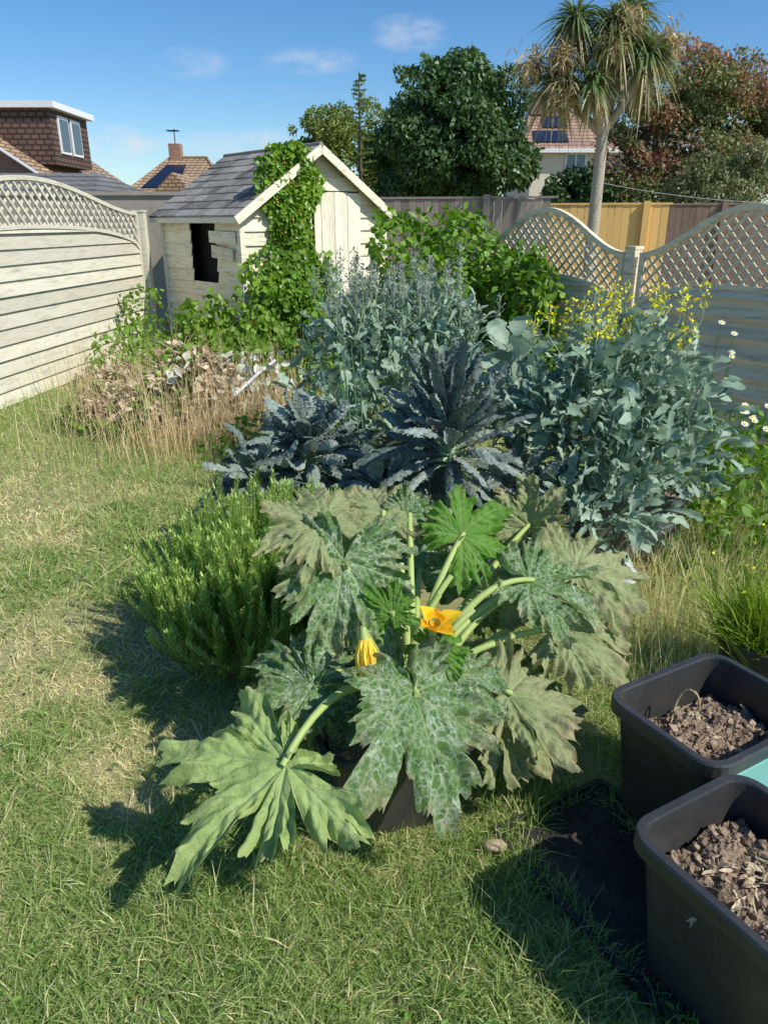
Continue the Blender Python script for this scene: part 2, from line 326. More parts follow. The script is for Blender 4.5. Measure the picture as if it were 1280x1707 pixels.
# ---------------------------------------------------------------- fences
def board_wall(mb,o,ux,Ln,z0,z1,ztop,bh,nout,holes=(),tilt=.018,dx=.04,mi=0,th=.012):
    o=np.array([o[0],o[1],0.]);ux=np.array([*ux,0.]);no=np.array([*nout,0.])
    nx=max(2,int(Ln/dx));xs=np.linspace(0,Ln,nx+1);rows=int(math.ceil((z1-z0)/bh))
    up=np.array([0,0,1.])
    for i in range(rows):
        a=z0+i*bh;b=a+bh+.012;t=R.random();sag=(R.random()-.5)*.008
        zt=np.minimum(b,np.array([ztop(x) for x in xs]))
        wob=.006*(R.random()-.5)+.01*(R.random()-.5)*(xs/Ln)
        seg=[]
        for j in range(nx+1):
            ok=zt[j]>a+.01
            for h in holes:
                if h[0]<=xs[j]<=h[1] and a+bh*.5>h[2] and a+bh*.5<h[3]: ok=False
            if ok: seg.append(j)
            if (not ok or j==nx) and len(seg)>1:
                q=np.array(seg);X=xs[q][:,None]
                lo=o+ux*X+no*(tilt+sag)+up*(a+wob[q][:,None])
                hi=o+ux*X+no*(.002+sag)+up*zt[q][:,None]
                loi=lo-no*th;hii=hi-no*th*.5
                m=len(q);V=np.concatenate([lo,hi,loi,hii]);F=[]
                for e in range(m-1):
                    F+= [[e,e+1,m+e+1,m+e],[2*m+e+1,2*m+e,3*m+e,3*m+e+1],[2*m+e,2*m+e+1,e+1,e],[m+e,m+e+1,3*m+e+1,3*m+e]]
                F+=[[0,m,3*m,2*m],[m-1,3*m-1,4*m-1,2*m-1]]
                mb.add(V,F,t,mi)
            if not ok: seg=[]
def omega_panel(a,b,zend,zpk,fend,fpk,mat,label,battens=1,step=.11,nsign=1,sl=.024,tilt=.03):
    a=np.array(a,float);b=np.array(b,float);d=b-a;Ln=np.linalg.norm(d);ux=d/Ln;no=np.array([ux[1],-ux[0]])*nsign
    f2=lambda x:zend+(zpk-zend)*(.5-.5*math.cos(2*math.pi*x/Ln))**.9
    f1=lambda x:fend+(fpk-fend)*math.sqrt(max(0,1-(2*x/Ln-1)**2))
    e=thing('garden_fence',(*((a+b)/2),0),label,'fence',group='trellis topped garden fences')
    mb=MB();board_wall(mb,a,ux,Ln,.02,zpk,f1,.135,no,tilt=tilt)
    build('slats',mb,mat,e)
    u3=np.array([*ux,0]);n3=np.array([*no,0]);o3=np.array([*a,0])
    mb=MB()
    def pt(x,z,off=.0): return o3+u3*x+n3*off+np.array([0,0,z])
    for sgn,off in((1,.0),(-1,.014)):
        c=-3.
        while c<Ln+3:
            run=[]
            for t in np.arange(.6,2.3,.02):
                x=c+sgn*(t-1.2);inside=(0<=x<=Ln) and f1(x)<=t<=f2(x)
                if inside: run.append((x,t))
                if (not inside) and run:
                    if len(run)>1: mb.bar(pt(*run[0],off),pt(*run[-1],off),sl,.01,n=n3,tone=R.random())
                    run=[]
            c+=step
    build('lattice',mb,mat,e)
    mb=MB();xs=np.linspace(0,Ln,41)
    for f,wd in((f1,.035),(f2,.04)):
        for i in range(40): mb.bar(pt(xs[i],f(xs[i]),.008),pt(xs[i+1]+.002,f(xs[i+1]),.008),wd,.045,n=n3,tone=.2)
    for k in range(battens+2):
        x=Ln*k/(battens+1);x=min(max(x,.02),Ln-.02)
        mb.bar(pt(x,.02,.012 if k in(0,battens+1) else -.03),pt(x,f1(x)if 0<k<battens+1 else f2(x),.012 if k in(0,battens+1) else -.03),.04,.04,n=n3,tone=.3)
    build('frame',mb,mat,e)
omega_panel((-3.62,5.35),(-3.12,10.0),1.70,1.99,1.27,1.56,m_fence,'cream painted slatted fence panel with arched lattice top',battens=3,step=.135,sl=.026,tilt=.028)
def post(x,y,h,s,mat,label,rz=0):
    mb=MB();mb.box((x,y,h/2),(s,s,h),rz,.3);mb.box((x,y,h+.012),(s*1.15,s*1.15,.024),rz,.3)
    build('fence_post',mb,mat,loc=(x,y,0),label=label,category='fence post',group='posts of the garden fence')
post(-3.1,10.12,1.72,.13,m_fence,'cream painted square post ending the slatted fence')
fr=math.atan2(.83,-.56)
omega_panel((1.93,6.26),(.95,7.72),1.36,1.7,.93,1.17,m_fence2,'faded slatted fence panel with arched lattice beside shrubs',step=.095,sl=.02,nsign=-1,tilt=.05)
omega_panel((3.0,4.66),(2.02,6.13),1.36,1.7,.93,1.17,m_fence2,'faded slatted fence panel with arched lattice behind yellow flowers',step=.095,sl=.02,nsign=-1,tilt=.05)
omega_panel((4.06,3.06),(3.07,4.55),1.36,1.7,.93,1.17,m_fence2,'faded slatted fence panel with arched lattice beside shrubs',step=.095,sl=.02,nsign=-1,tilt=.05)
post(1.975,6.195,1.40,.09,m_fence2,'faded square post between two lattice fence panels',fr)
post(3.035,4.6,1.40,.09,m_fence2,'faded square post between two lattice fence panels',fr)
def plank_fence(a,b,h,mat,label,pw=.12,tone0=.0):
    a=np.array(a,float);b=np.array(b,float);d=b-a;Ln=np.linalg.norm(d);ux=d/Ln;mb=MB();n=int(Ln/pw)
    rz=math.atan2(ux[1],ux[0])
    for i in range(n):
        c=a+ux*(i+.5)*pw;hh=h+(R.random()-.5)*.012
        mb.box((c[0],c[1],hh/2),(pw*.96,.018+.006*(i%2),hh),rz,tone0+R.random()*.9)
    c=(a+b)/2
    mb.box((c[0],c[1],h+.02),(Ln,.05,.03),rz,.3)
    for k in range(int(Ln/1.8)+1):
        c=a+ux*min(k*1.8,Ln);mb.box((c[0],c[1]-.03,(h+.06)/2),(.1,.09,h+.06),rz,.4)
    build('boundary_fence',mb,mat,loc=(*((a+b)/2),0),label=label,category='fence')
plank_fence((-.2,12.6),(2.6,12.0),1.93,m_oldfence,'weathered grey brown plank fence behind the shed')
plank_fence((2.5,13.4),(4.65,12.9),1.86,m_newfence,'new golden timber plank fence beside palm tree')
plank_fence((4.65,15.5),(8.6,14.5),1.9,M('brown_fence',(.38,.25,.18),(.22,.15,.11),.85,5,.5,.2,mscale=(1,1,6)),'reddish brown stained plank fence under red tree')
mb=MB();mb.box((-4.5,11.9,.98),(4.6,.14,1.96),-.06);mb.box((-4.5,11.9,1.99),(4.7,.2,.05),-.06)
build('garden_wall',mb,m_conc,loc=(-4.5,11.9,0),label='plain weathered concrete wall behind the fence and shed',category='wall')
# ---------------------------------------------------------------- shed
C=np.array([-1.61,8.9]);gx=np.array([.762,.647]);gy=np.array([-.647,.762]);gw,gl=2.1,1.98;ez,pk=1.73,2.42
G=lambda x,y,z:np.array([*(C+gx*x+gy*y),z])
shed=thing('garden_shed',(*(C+gx*gw/2+gy*gl/2),0),'old cream painted wooden shed with gabled felt roof, overgrown by ivy','shed')
rf=lambda x:ez+(pk-ez)*(1-abs(2*x/gw-1))
mb=MB()
board_wall(mb,C,gx,gw,.0,pk,lambda x:rf(x)-.02,.15,(gx[1],-gx[0]),holes=[(.98,1.68,.0,2.02)],tilt=.026)
board_wall(mb,C+gy*gl,-gy,gl,.0,ez,lambda x:ez-.03,.15,(-gx[0],-gx[1]),holes=[(gl-1.2,gl-.6,.95,1.75)],tilt=.026)
board_wall(mb,C+gy*gl,gx,gw,.0,pk,lambda x:rf(x)-.02,.15,(-gx[1],gx[0]))
board_wall(mb,C+gx*gw,gy,gl,.0,ez,lambda x:ez-.03,.15,(gx[0],gx[1]))
for x,y in((0,0),(gw,0),(0,gl),(gw,gl)):
    mb.bar(G(x-.005,y-.005,0),G(x-.005,y-.005,ez-.02),.07,.06,n=(*gx,0),tone=.3)
mb.bar(G(-.045,.62,1.28),G(-.05,.12,1.24),.02,.14,n=(0,0,1),tone=.8)
mb.bar(G(-.045,.66,1.44),G(-.04,.05,1.43),.02,.13,n=(0,0,1),tone=.3)
build('wall',mb,m_cream,shed)
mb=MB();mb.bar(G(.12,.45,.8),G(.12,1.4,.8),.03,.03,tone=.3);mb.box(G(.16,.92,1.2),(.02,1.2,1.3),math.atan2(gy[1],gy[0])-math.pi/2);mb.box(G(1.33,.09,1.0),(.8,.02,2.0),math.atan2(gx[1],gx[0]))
build('interior_shade_panels',mb,m_dark,shed)  # near-black sheets added inside to paint the shade behind window opening and door
mb=MB();nb=7
for i in range(nb):
    x=.99+(i+.5)*.7/nb;t=R.random()
    mb.bar(G(x,-.035-.006*(i%2),.06),G(x,-.03-.006*(i%2),1.93+.01*R.random()),.7/nb*.96,.02,n=(*gy,0),tone=t)
door=build('door',mb,m_creamv,shed)
mb=MB();mb.bar(G(1.62,-.05,1.1),G(1.62,-.05,1.22),.02,.03,n=(*gy,0));build('handle',mb,m_dark,door)
mb=MB()
ov=.13;sl_=(pk-ez)/(gw/2)
def rp(x,y,dz):
    return G(x,y,pk-abs(x-gw/2)*sl_+dz)
for sgn in(0,1):
    x0=gw/2;x1=-ov if sgn==0 else gw+ov
    n=9
    for i in range(n):
        xa=x0+(x1-x0)*i/n;xb=x0+(x1-x0)*(i+1.06)/n if i<n-1 else x1
        lift=.010
        m=9
        for j in range(m):
            o_=(i%2)*.12;a0=max(-ov,-ov+(gl+2*ov)*j/m-o_);a1=min(gl+ov,-ov+(gl+2*ov)*(j+1)/m-.003-o_) if j<m-1 else gl+ov;t=R.random();q=(R.random(4)-.3)*.008
            V=[rp(xa,a0,.02),rp(xa,a1,.02),rp(xb,a1,.02+lift+q[0]),rp(xb,a0,.02+lift+q[1])]
            V+=[v-np.array([0,0,.03]) for v in V]
            mb.add(V,[[0,1,2,3],[7,6,5,4],[0,4,5,1],[1,5,6,2],[2,6,7,3],[3,7,4,0]],t)
mb.tube([G(gw/2,-ov-.01,pk+.02),G(gw/2,gl+ov,pk+.02)],.025,8,.6)
build('roof',mb,m_roofelt,shed)
mb=MB()
for x1 in(-ov,gw+ov):
    a=G(gw/2,-ov-.015,pk-.03);b=G(x1,-ov-.015,pk-.03-(abs(x1-gw/2))*sl_)
    mb.bar(a,b,.025,.09,n=np.cross(b-a,np.array([*gy,0])),tone=.2)
mb.bar(G(-ov+.01,-ov,ez-.11),G(-ov+.01,gl+ov,ez-.11),.02,.06,tone=.5)
build('bargeboard',mb,m_cream,shed)
# ivy on shed
mb=MB();n=9000
z=R.random(n)**1.3*2.42
lo=np.clip((1.35-z)/.8,0,1)
wd=.31+.09*np.sin(z*7)+.55*lo;cx=.64-.22*lo
a=R.normal(size=n)*.5;a=np.clip(a,-1.15,1.15)
x=cx+a*wd;th=(.1+.6*lo)*np.sqrt(np.clip(1-(a/1.2)**2,0,1))*(.6+.7*vn(x*5,z*5,4))
y=-.05-th*(.55+.45*R.random(n))
k=vn(x*6,z*6,14)>.16;x,y,z=x[k],y[k],z[k]
P=np.array([G(p,q,r) for p,q,r in zip(x,y,z)])
n2=1300;x2=-.12-R.random(n2)*.6;y2=R.random(n2)*1.3-.6;z2=R.random(n2)*(.85-.35*np.abs(x2+.3))*(.2+.9*vn(x2*4,y2*4,5))
P=np.concatenate([P,np.array([G(p,q,r) for p,q,r in zip(x2,y2,z2)])]);n=len(P)
no=np.array([gx[1]+.1,-gx[0],.35])
N=nrm(no+R.normal(size=(n,3))*.55);A=nrm(np.array([0,0,-.6])+R.normal(size=(n,3))*.5)
mb.strips(P,A,N,.04+.055*R.random(n),.04+.05*R.random(n),0,.25,np.clip(vn(P[:,0]*5,P[:,2]*5,8)*.6+.5*R.random(n)-.05,0,1),ns=3,nw=2,prof=lambda q:[.5,1,.75,.05][int(round(q*3))])
k=R.random(n)<.015
mb.strips(P[k]+no*.03,A[k],N[k],.035,.03,0,.2,.3,ns=2,mi=1)
build('ivy_plant',mb,[m_ivy,M('rust_leaf',(.3,.09,.02),(.4,.2,.05),.6,5,.3)],loc=(*C,0),label='dense green ivy climbing the shed gable to the roof',category='ivy')
# ---------------------------------------------------------------- trees
def crown(mb,lobes,n,size,asp=.6,thr=.25,ns=2,gs=2.,up=.2,mi=0,tb=0,split=0):
    lobes=[(np.array(c,float),np.array(r,float)*np.ones(3)) for c,r in lobes]
    wts=np.array([r.prod()**.66 for c,r in lobes]);wts/=wts.sum()
    ids=R.choice(len(lobes),n,p=wts)
    Cc=np.array([l[0] for l in lobes])[ids];Rr=np.array([l[1] for l in lobes])[ids]
    D=nrm(R.normal(size=(n,3)));rad=np.where(R.random(n)<.75,.8+.24*R.random(n),.3+.6*R.random(n))
    P=Cc+D*Rr*rad[:,None]
    s=1/size*.16
    nz=vn(P[:,0]*s*gs+P[:,2]*1.3,P[:,2]*s*gs-P[:,1]*1.1,11)
    k=nz>thr;P=P[k];D=D[k];nz=nz[k];n=len(P)
    P+=D*((nz-.5)*size*3)[:,None]
    N=nrm(D+R.normal(size=(n,3))*.6+np.array([0,0,up]));A=nrm(R.normal(size=(n,3))+np.array([0,0,-.5])+D*.5)
    tn=np.clip(.15+.6*(nz-.2)+.3*R.random(n)+tb,0,1)
    if split:
        g=vn(P[:,0]*1.1+P[:,1]*.6,P[:,2]*1.4,31)*.7+R.random(n)*.5>.57
        for q,mm in ((g,0),(~g,1)):
            m_=q.sum();mb.strips(P[q],A[q],N[q],size*(.6+.8*R.random(m_)),size*asp*(.6+.8*R.random(m_)),.1,.15,tn[q],ns=ns,nw=1,mi=mm)
    else: mb.strips(P,A,N,size*(.6+.8*R.random(n)),size*asp*(.6+.8*R.random(n)),.1,.15,tn,ns=ns,nw=1,mi=mi)
def tree(name,base,lobes,n,size,mat,label,tr=.15,cat='tree',**kw):
    e=thing(name,base,label,cat);mb=MB();b=np.array(base,float)
    top=np.mean([np.array(l[0]) for l in lobes],axis=0)
    fork=b+(top-b)*.4
    mb.tube([b,b+(fork-b)*.5+np.array([.03,0,0]),fork],[tr,tr*.85,tr*.75],9)
    for c,r in lobes:
        c=np.array(c,float);mb.tube([fork,(fork+c)/2+R.normal(size=3)*.08,c],[tr*.4,tr*.22,tr*.07],6)
    build('trunk',mb,m_bark,e,smooth=True)
    mb=MB();crown(mb,lobes,n,size,**kw);build('crown',mb,mat,e)
    return e
def rlobes(c,r,n,k=.55,flat=1):
    out=[(c,np.array(r)*.72)]
    for i in range(n):
        d=nrm(R.normal(size=3));d[2]=d[2]*flat
        rr=np.array(r)*(k*(.6+.5*R.random()))
        out.append((np.array(c)+d*np.array(r)*(1-k*.62),rr))
    return out
tree('broadleaf_tree',(1.5,20,0),rlobes((1.6,20,3.4),(2.05,1.9,1.7),40,.34),60000,.12,m_tree,'round dense dark green broadleaf tree beyond the garden',.2,thr=.25)
tree('leafy_tree',(-1.0,23,0),rlobes((-1.3,22,3.1),(1.5,1.3,1.2),16,.42)+[((-2.8,22,2.5),(1,1,.9)),((-.4,21.8,3.8),(.9,.8,.8)),((-1.2,21.8,3.9),(.7,.7,.6))],32000,.09,m_tree2,'lighter olive green bushy tree behind the shed',.14,thr=.28)
mb=MB();e=thing('conifer_tree',(-.5,17.5,0),'thin spiky conifer rising above the shed roof','tree')
mb.tube([(-.5,17.5,0),(-.5,17.5,2.5),(-.52,17.5,4.5)],[.09,.05,.008],6);build('trunk',mb,m_bark,e)
mb=MB()
for i in range(34):
    z=1.6+i*.085;ln=.42*(1-(z-1.5)/3.2)+.06
    for j in range(4):
        a=R.random()*6.28;t=np.linspace(.05,1,10)*ln
        P=np.stack([-.51+np.cos(a)*t,17.5+np.sin(a)*t,z+.12*t],1);P=np.repeat(P,2,0);n=len(P)
        mb.strips(P,np.array([math.cos(a),math.sin(a),.1])+R.normal(size=(n,3))*.5,nrm(R.normal(size=(n,3))),.06,.022,.1,0,R.random(n)*.5,ns=2)
build('crown',mb,m_tree2,e)
e=tree('red_leaved_tree',(6.6,18.5,0),rlobes((6.9,18.5,3.3),(2.2,1.8,1.55),24,.4)+[((5.3,18,3.5),(.6,.6,.7)),((9.1,18,3.2),(1,1,1.2)),((6.7,17.5,2.4),(1.6,.8,.9)),((5.2,17.6,2.5),(.7,.6,.8)),((6.4,18.3,4.8),(.6,.6,.4)),((7.6,18.3,4.6),(.7,.6,.5))],60000,.08,[m_redg,m_red],'tree with mixed green and reddish bronze autumn leaves',.12,thr=.3,gs=1.5,split=1)
tree('olive_bush',(6.7,15.8,0),rlobes((6.9,16.2,2.2),(1.1,.8,.85),12,.45),11000,.07,m_olive,'grey green bushy shrub under the red leaved tree',.07,cat='shrub',thr=.3)
tree('dark_bush',(4.5,18,0),rlobes((4.5,18,2.15),(1.0,.8,.5),10,.45),10000,.1,m_tree,'low dark green bush below the neighbouring house',.08,cat='shrub',thr=.25)
# palm
pl=thing('cabbage_palm_tree',(3.18,12,0),'cabbage palm with bare pale trunk and shaggy strap leaves','palm tree')
mb=MB()
mb.tube([(3.18,12,0),(3.16,12,1.2),(3.17,12,2.4),(3.17,12,3.0),(3.16,12,3.6)],[.105,.095,.085,.08,.07],12,cap=False)
hd=[((3.2,12,4.1),.75,170),((3.65,11.9,3.78),.6,110),((2.5,12.1,3.5),.64,120),((3.5,12.3,4.35),.6,100),((2.9,11.7,3.4),.5,70),((2.65,12,4.2),.6,110)]
for c,r,n in hd: mb.tube([(3.16,12,2.8),((3.16+c[0])/2+.02,(12+c[1])/2,(2.8+c[2])/2-.1),c],[.07,.055,.045],8)
build('trunk',mb,m_palmbark,pl,smooth=True)
mb=MB()
for c,r,n in hd:
    D=nrm(R.normal(size=(n*2,3))+np.array([0,0,.25]));m=len(D)
    D=D[np.argsort(D[:,2])];tn=np.where(D[:,2]<-.35,.4+.4*R.random(m),.22*R.random(m))
    mb.strips(np.array(c)+D*.04,D,np.array([0,0,1.])+R.normal(size=(m,3))*.3,r*(.6+.5*R.random(m)),.034,.35+.55*R.random(m),.3,tn,ns=6,nw=2,prof=lambda q:(.5+2*q if q<.25 else 1.03-q**3))
    D=nrm(R.normal(size=(n,3))*np.array([.6,.6,.3])+np.array([0,0,-1]));m=len(D)
    mb.strips(np.array(c)+np.array([0,0,-.1])+R.normal(size=(m,3))*.06,D,nrm(R.normal(size=(m,3))),.5*r*(.7+.5*R.random(m)),.026,.0,.3,.6+.3*R.random(m),ns=3)
for c,s_ in(((2.55,11.8,3.3),.13),((2.1,12,3.65),.13),((3.95,12,3.95),.12),((3.1,11.7,3.85),.1),((3.3,11.7,4.15),.1),((2.45,11.8,3.75),.1)):
    m=320;D=nrm(R.normal(size=(m,3))+np.array([0,0,-.5]))
    mb.strips(np.array(c)+R.normal(size=(m,3))*s_*.8,D,nrm(R.normal(size=(m,3))),.16,.022,.3,.2,.8+.2*R.random(m),ns=3)
build('crown',mb,m_palm,pl)
# ---------------------------------------------------------------- houses
def poly(mb,*faces):
    for f,mi in faces: mb.add(f,[list(range(len(f)))],.5,mi)
h=thing('dormer_house',(-15,29,0),'brick bungalow with dark tile hung dormer and white fascia','house')
mb=MB();mb.box((-15.2,31.5,1.6),(8,7,3.2));poly(mb,([(-19.6,27.2,3.1),(-11.6,27.2,3.1),(-13.2,27.2,4.35),(-15.9,27.2,6.0)],0));build('wall',mb,m_brick,h)
mb=MB()
for a,b in(((-11.2,3.0),(-15.9,6.12)),((-20.6,3.0),(-15.9,6.12))):
    poly(mb,([(a[0],26.9,a[1]),(a[0],36,a[1]),(b[0],36,b[1]),(b[0],26.9,b[1])],0))
rfm=build('roof',mb,m_tiles,h)
mb=MB();mb.bar((-11.2,26.88,2.95),(-15.9,26.88,6.07),.06,.22,n=(0,1,0)) ;build('bargeboard',mb,m_wfr,h)
mb=MB();mb.box((-14.9,30,4.35),(7.1,3.4,1.75));dm=build('dormer',mb,m_hung,h)
mb=MB();mb.box((-14.85,30,5.3),(7.5,3.8,.2));build('fascia',mb,m_wfr,dm)
mb=MB()
for y in (29.3,30.4): mb.box((-11.33,y,4.45),(.06,.9,1.2))
build('window',mb,m_wfr,h);mb=MB()
for y in (29.3,30.4): mb.box((-11.29,y,4.45),(.03,.7,1.0))
build('window_glass',mb,m_glass,h)
mb=MB();poly(mb,([(-16,21,2.35),(-7.5,21,2.3),(-8.6,24.5,2.98),(-16,24.5,2.98)],0),([(-7.5,21,2.3),(-7.3,27,2.3),(-8.6,24.5,2.98)],0),([(-7.3,27,2.3),(-16,27,2.3),(-16,24.5,2.98),(-8.6,24.5,2.98)],0))
g=thing('garage',(-11.5,24,0),'low outbuilding with grey shingle roof','garage');build('roof',mb,m_greyroof,g)
mb=MB();mb.box((-11.6,24,1.14),(7.9,5.6,2.26));build('wall',mb,m_render,g)
def hip(name,x0,x1,y0,y1,ez,rz,rx0,rx1,wallm,roofm,label):
    e=thing(name,((x0+x1)/2,(y0+y1)/2,0),label,'house');ym=(y0+y1)/2;mb=MB();o=.35
    a,b,c,d=(x0-o,y0-o,ez),(x1+o,y0-o,ez),(x1+o,y1+o,ez),(x0-o,y1+o,ez);r0,r1=(rx0,ym,rz),(rx1,ym,rz)
    poly(mb,([a,b,r1,r0],0),([b,c,r1],0),([c,d,r0,r1],0),([d,a,r0],0))
    mb.tube([r0,r1],.1,6);mb.tube([b,r1],.08,6);mb.tube([a,r0],.08,6)
    rf_=build('roof',mb,roofm,e)
    mb=MB();mb.box(((x0+x1)/2,ym,ez/2-.01),(x1-x0,y1-y0,ez-.05));build('wall',mb,wallm,e)
    mb=MB();mb.box(((x0+x1)/2,y0-o-.02,ez-.08),(x1-x0+2*o,.08,.16));mb.box((x1+o+.02,ym,ez-.08),(.08,y1-y0+2*o,.16));build('gutter',mb,m_wfr,e)
    return e,rf_
e,r_=hip('tiled_roof_house',-12.3,-8.1,40,46,3.0,4.75,-11.2,-9.3,m_render,m_tiles,'bungalow with brown hipped tile roof and solar panel')
mb=MB();mb.box((-10.9,43,4.9),(.6,.6,1.0));build('chimney',mb,m_brick,r_)
mb=MB()
def onroof(x,f,y0,ym,ez,rz,lift=.06): return (x,y0+(ym-y0)*f,ez+(rz-ez)*f+lift)
V=[onroof(-12.0,.08,39.65,43,3,4.75),onroof(-10.2,.08,39.65,43,3,4.75),onroof(-10.2,.75,39.65,43,3,4.75),onroof(-11.2,.75,39.65,43,3,4.75)]
mb.add(V,[[0,1,2,3]]);build('solar_panel',mb,m_solar,r_)
mb=MB();mb.tube([(-10.9,43,5.4),(-10.9,43,6.1)],.025,5)
for k in range(5): mb.tube([(-11.2,43-.1*k,6.0),( -10.6,43-.1*k,6.0)],.018,4)
build('aerial',mb,m_dark,r_)
e,r_=hip('hipped_roof_house',6.3,10.4,35,42,4.5,6.45,6.7,8.4,m_render,m_tilesr,'house with orange tiled roof, pale walls and solar panels')
mb=MB();mb.box((6.9,38,6.6),(.55,.7,.9));build('chimney',mb,m_brick,r_)
mb=MB()
for xa,xb,f0,f1 in((6.4,7.9,.12,.40),(7.0,8.1,.48,.78)):
    mb.add([onroof(x,f,34.65,38.5,4.5,6.45) for x,f in((xa,f0),(xb,f0),(xb,f1),(xa+.1,f1))],[[0,1,2,3]])
build('solar_panel',mb,m_solar,r_)
for i,x in enumerate((8.2,9.7)):
    mb=MB();mb.box((x,34.96,3.9),(.9,.08,.9));wf=build('window',mb,m_wfr,e)
    mb=MB();mb.box((x-.21,34.91,3.9),(.34,.03,.74));mb.box((x+.21,34.91,3.9),(.34,.03,.74));build('pane',mb,m_glass,wf)
mb=MB();poly(mb,([(-9.6,33,2.6),(-7.6,33,2.6),(-8.6,33,3.5)],0),([(-9.6,33,2.6),(-8.6,33,3.5),(-8.6,38,3.5),(-9.6,38,2.6)],0),([(-7.6,33,2.6),(-7.6,38,2.6),(-8.6,38,3.5),(-8.6,33,3.5)],0));mb.box((-8.6,35.5,1.3),(1.8,4.8,2.6))
build('outbuilding',mb,m_tiles,loc=(-8.6,35.5,0),label='small tiled outbuilding between the neighbouring houses',category='outbuilding')
# ---------------------------------------------------------------- shrubs by the fence
mb=MB();crown(mb,[((.25,7.5,1.1),(.42,.4,.62)),((.75,7.3,.95),(.4,.4,.78)),((.55,7.1,.7),(.5,.4,.6)),((1.15,6.9,.8),(.3,.35,.66)),((1.3,6.6,.95),(.2,.25,.5)),((.1,7.2,.5),(.5,.4,.5)),((.9,6.9,.4),(.6,.4,.4)),((1.4,6.2,.35),(.35,.3,.35))],9500,.075,asp=.75,thr=.24,gs=1.5,tb=.1)
build('bramble_shrub',mb,m_shrub,loc=(.7,7,0),label='tall bright green leafy shrub against the lattice fence',category='shrub')
# ---------------------------------------------------------------- compost heap and weeds
mb=MB();hx,hy=-1.85,6.25
def hz(X,Y): 
    r2=((X-hx)/.72)**2+((Y-hy)/.6)**2
    return .36*np.clip(1.15-r2,0,1)*(.1+1.6*vn(X*3.1+.4,Y*3.1,6))+.02
def hpts(n,k=1.):
    a=R.random(n)*6.28;r=np.sqrt(R.random(n))*k;X=hx+np.cos(a)*r*.72;Y=hy+np.sin(a)*r*.6;return X,Y,hz(X,Y)
n=1200;X,Y,Z=hpts(n)
mb.strips(np.stack([X,Y,Z+.1*R.random(n)],1),nrm(R.normal(size=(n,3))*np.array([1,1,1.])),nrm(np.array([.2,-.5,.6])+R.normal(size=(n,3))),.07+.15*R.random(n),.04+.08*R.random(n),.35,.4,R.random(n)**1.7,ns=6,nw=3,bump=.45,lobes=.45,sway=.15)
n=900;X,Y,Z=hpts(n,1.15)
mb.strips(np.stack([X,Y,Z],1),nrm(R.normal(size=(n,3))+[0,0,.6]),nrm(R.normal(size=(n,3))),.2+.4*R.random(n),.005,.3,0,R.random(n),ns=5,mi=1,sway=.1)
n=130;mb.strips(np.stack([-1.2+R.normal(size=n)*.25,6.1+R.normal(size=n)*.2,.2+.4*R.random(n)],1),nrm(R.normal(size=(n,3))),nrm(np.array([0,-.5,.5])+R.normal(size=(n,3))*.6),.08,.055,.1,.4,R.random(n),ns=3,nw=2,mi=2,bump=.3)
n=2600;X,Y,Z=hpts(n,1.25)
k=vn(X*3,Y*3,21)>.42;X,Y,Z=X[k],Y[k],Z[k];n=len(X)
mb.strips(np.stack([X,Y,Z+.14*R.random(n)],1),nrm(R.normal(size=(n,3))),nrm(np.array([0,-.3,.8])+R.normal(size=(n,3))*.5),.07,.055,.2,.2,R.random(n),ns=3,nw=2,mi=3)
gxx,gyy=np.meshgrid(np.linspace(-1.1,1.1,30),np.linspace(-1.1,1.1,30),indexing='ij')
zz=hz(hx+gxx*.72,hy+gyy*.6)-.03;idx=np.arange(900).reshape(30,30)
mb.add(np.stack([hx+gxx*.72,hy+gyy*.6,zz],-1).reshape(-1,3),np.stack([idx[:-1,:-1],idx[1:,:-1],idx[1:,1:],idx[:-1,1:]],-1).reshape(-1,4),.8,0)
build('compost_heap',mb,[m_dryleaf,m_dry,M('silver_dead_leaf',(.65,.65,.55),(.4,.42,.3),.7,5,.3),m_ivy],loc=(hx,hy,0),label='tangled heap of withered pale leaves and dry stalks',category='compost heap')
mb=MB();mb.tube([(-1.15,5.6,.36),(-.98,5.8,.50),(-.86,5.9,.58)],.012,8);build('white_stick',mb,m_wplast,label='short white stick leaning on the compost heap',category='stick')
mb=MB()
def tuft(cx,cy,sx_,sy_,n,l0,l1,w0,tone,mi=0,spread=.45,dr=.4):
    X=cx+R.normal(size=n)*sx_;Y=cy+R.normal(size=n)*sy_;az=R.random(n)*6.28;s_=spread*R.random(n)
    k=~in_tray(X,Y);X,Y,az,s_=X[k],Y[k],az[k],s_[k];n=len(X)
    A=np.stack([np.cos(az)*s_,np.sin(az)*s_,np.ones(n)],1)
    t=np.clip(tone+(R.random(n)-.5)*.6,0,1)
    mb.strips(np.stack([X,Y,np.zeros(n)],1),A,nrm(R.normal(size=(n,3))),l0+(l1-l0)*R.random(n)**1.5,w0*(.6+.8*R.random(n)),dr*R.random(n)*1.6,0,t,ns=4,mi=mi,prof=lambda q:1-q*.9)
for c in [(-1.4,5.5,.25,.2,480),(-1.0,5.8,.2,.3,500),(-2.3,6.5,.2,.3,300),(-.9,6.3,.25,.4,420),(-3.1,7.8,.15,.6,160),(-2.3,5.8,.2,.2,200),(-1.7,5.2,.4,.2,260)]:
    tuft(*c,.25,1.0,.0055,.3,spread=.35)
build('dry_grass',mb,m_dry,kind='stuff')
mb=MB()
tuft(1.7,3.0,.35,.5,3600,.12,.4,.006,.6);tuft(1.2,2.5,.25,.3,2000,.08,.26,.005,.6);tuft(-.3,4.6,.5,.5,900,.1,.3,.006,.3);tuft(-2.9,6.5,.4,.9,1600,.08,.24,.006,.1);tuft(-1.3,4.6,.5,.5,3000,.06,.2,.005,.3)
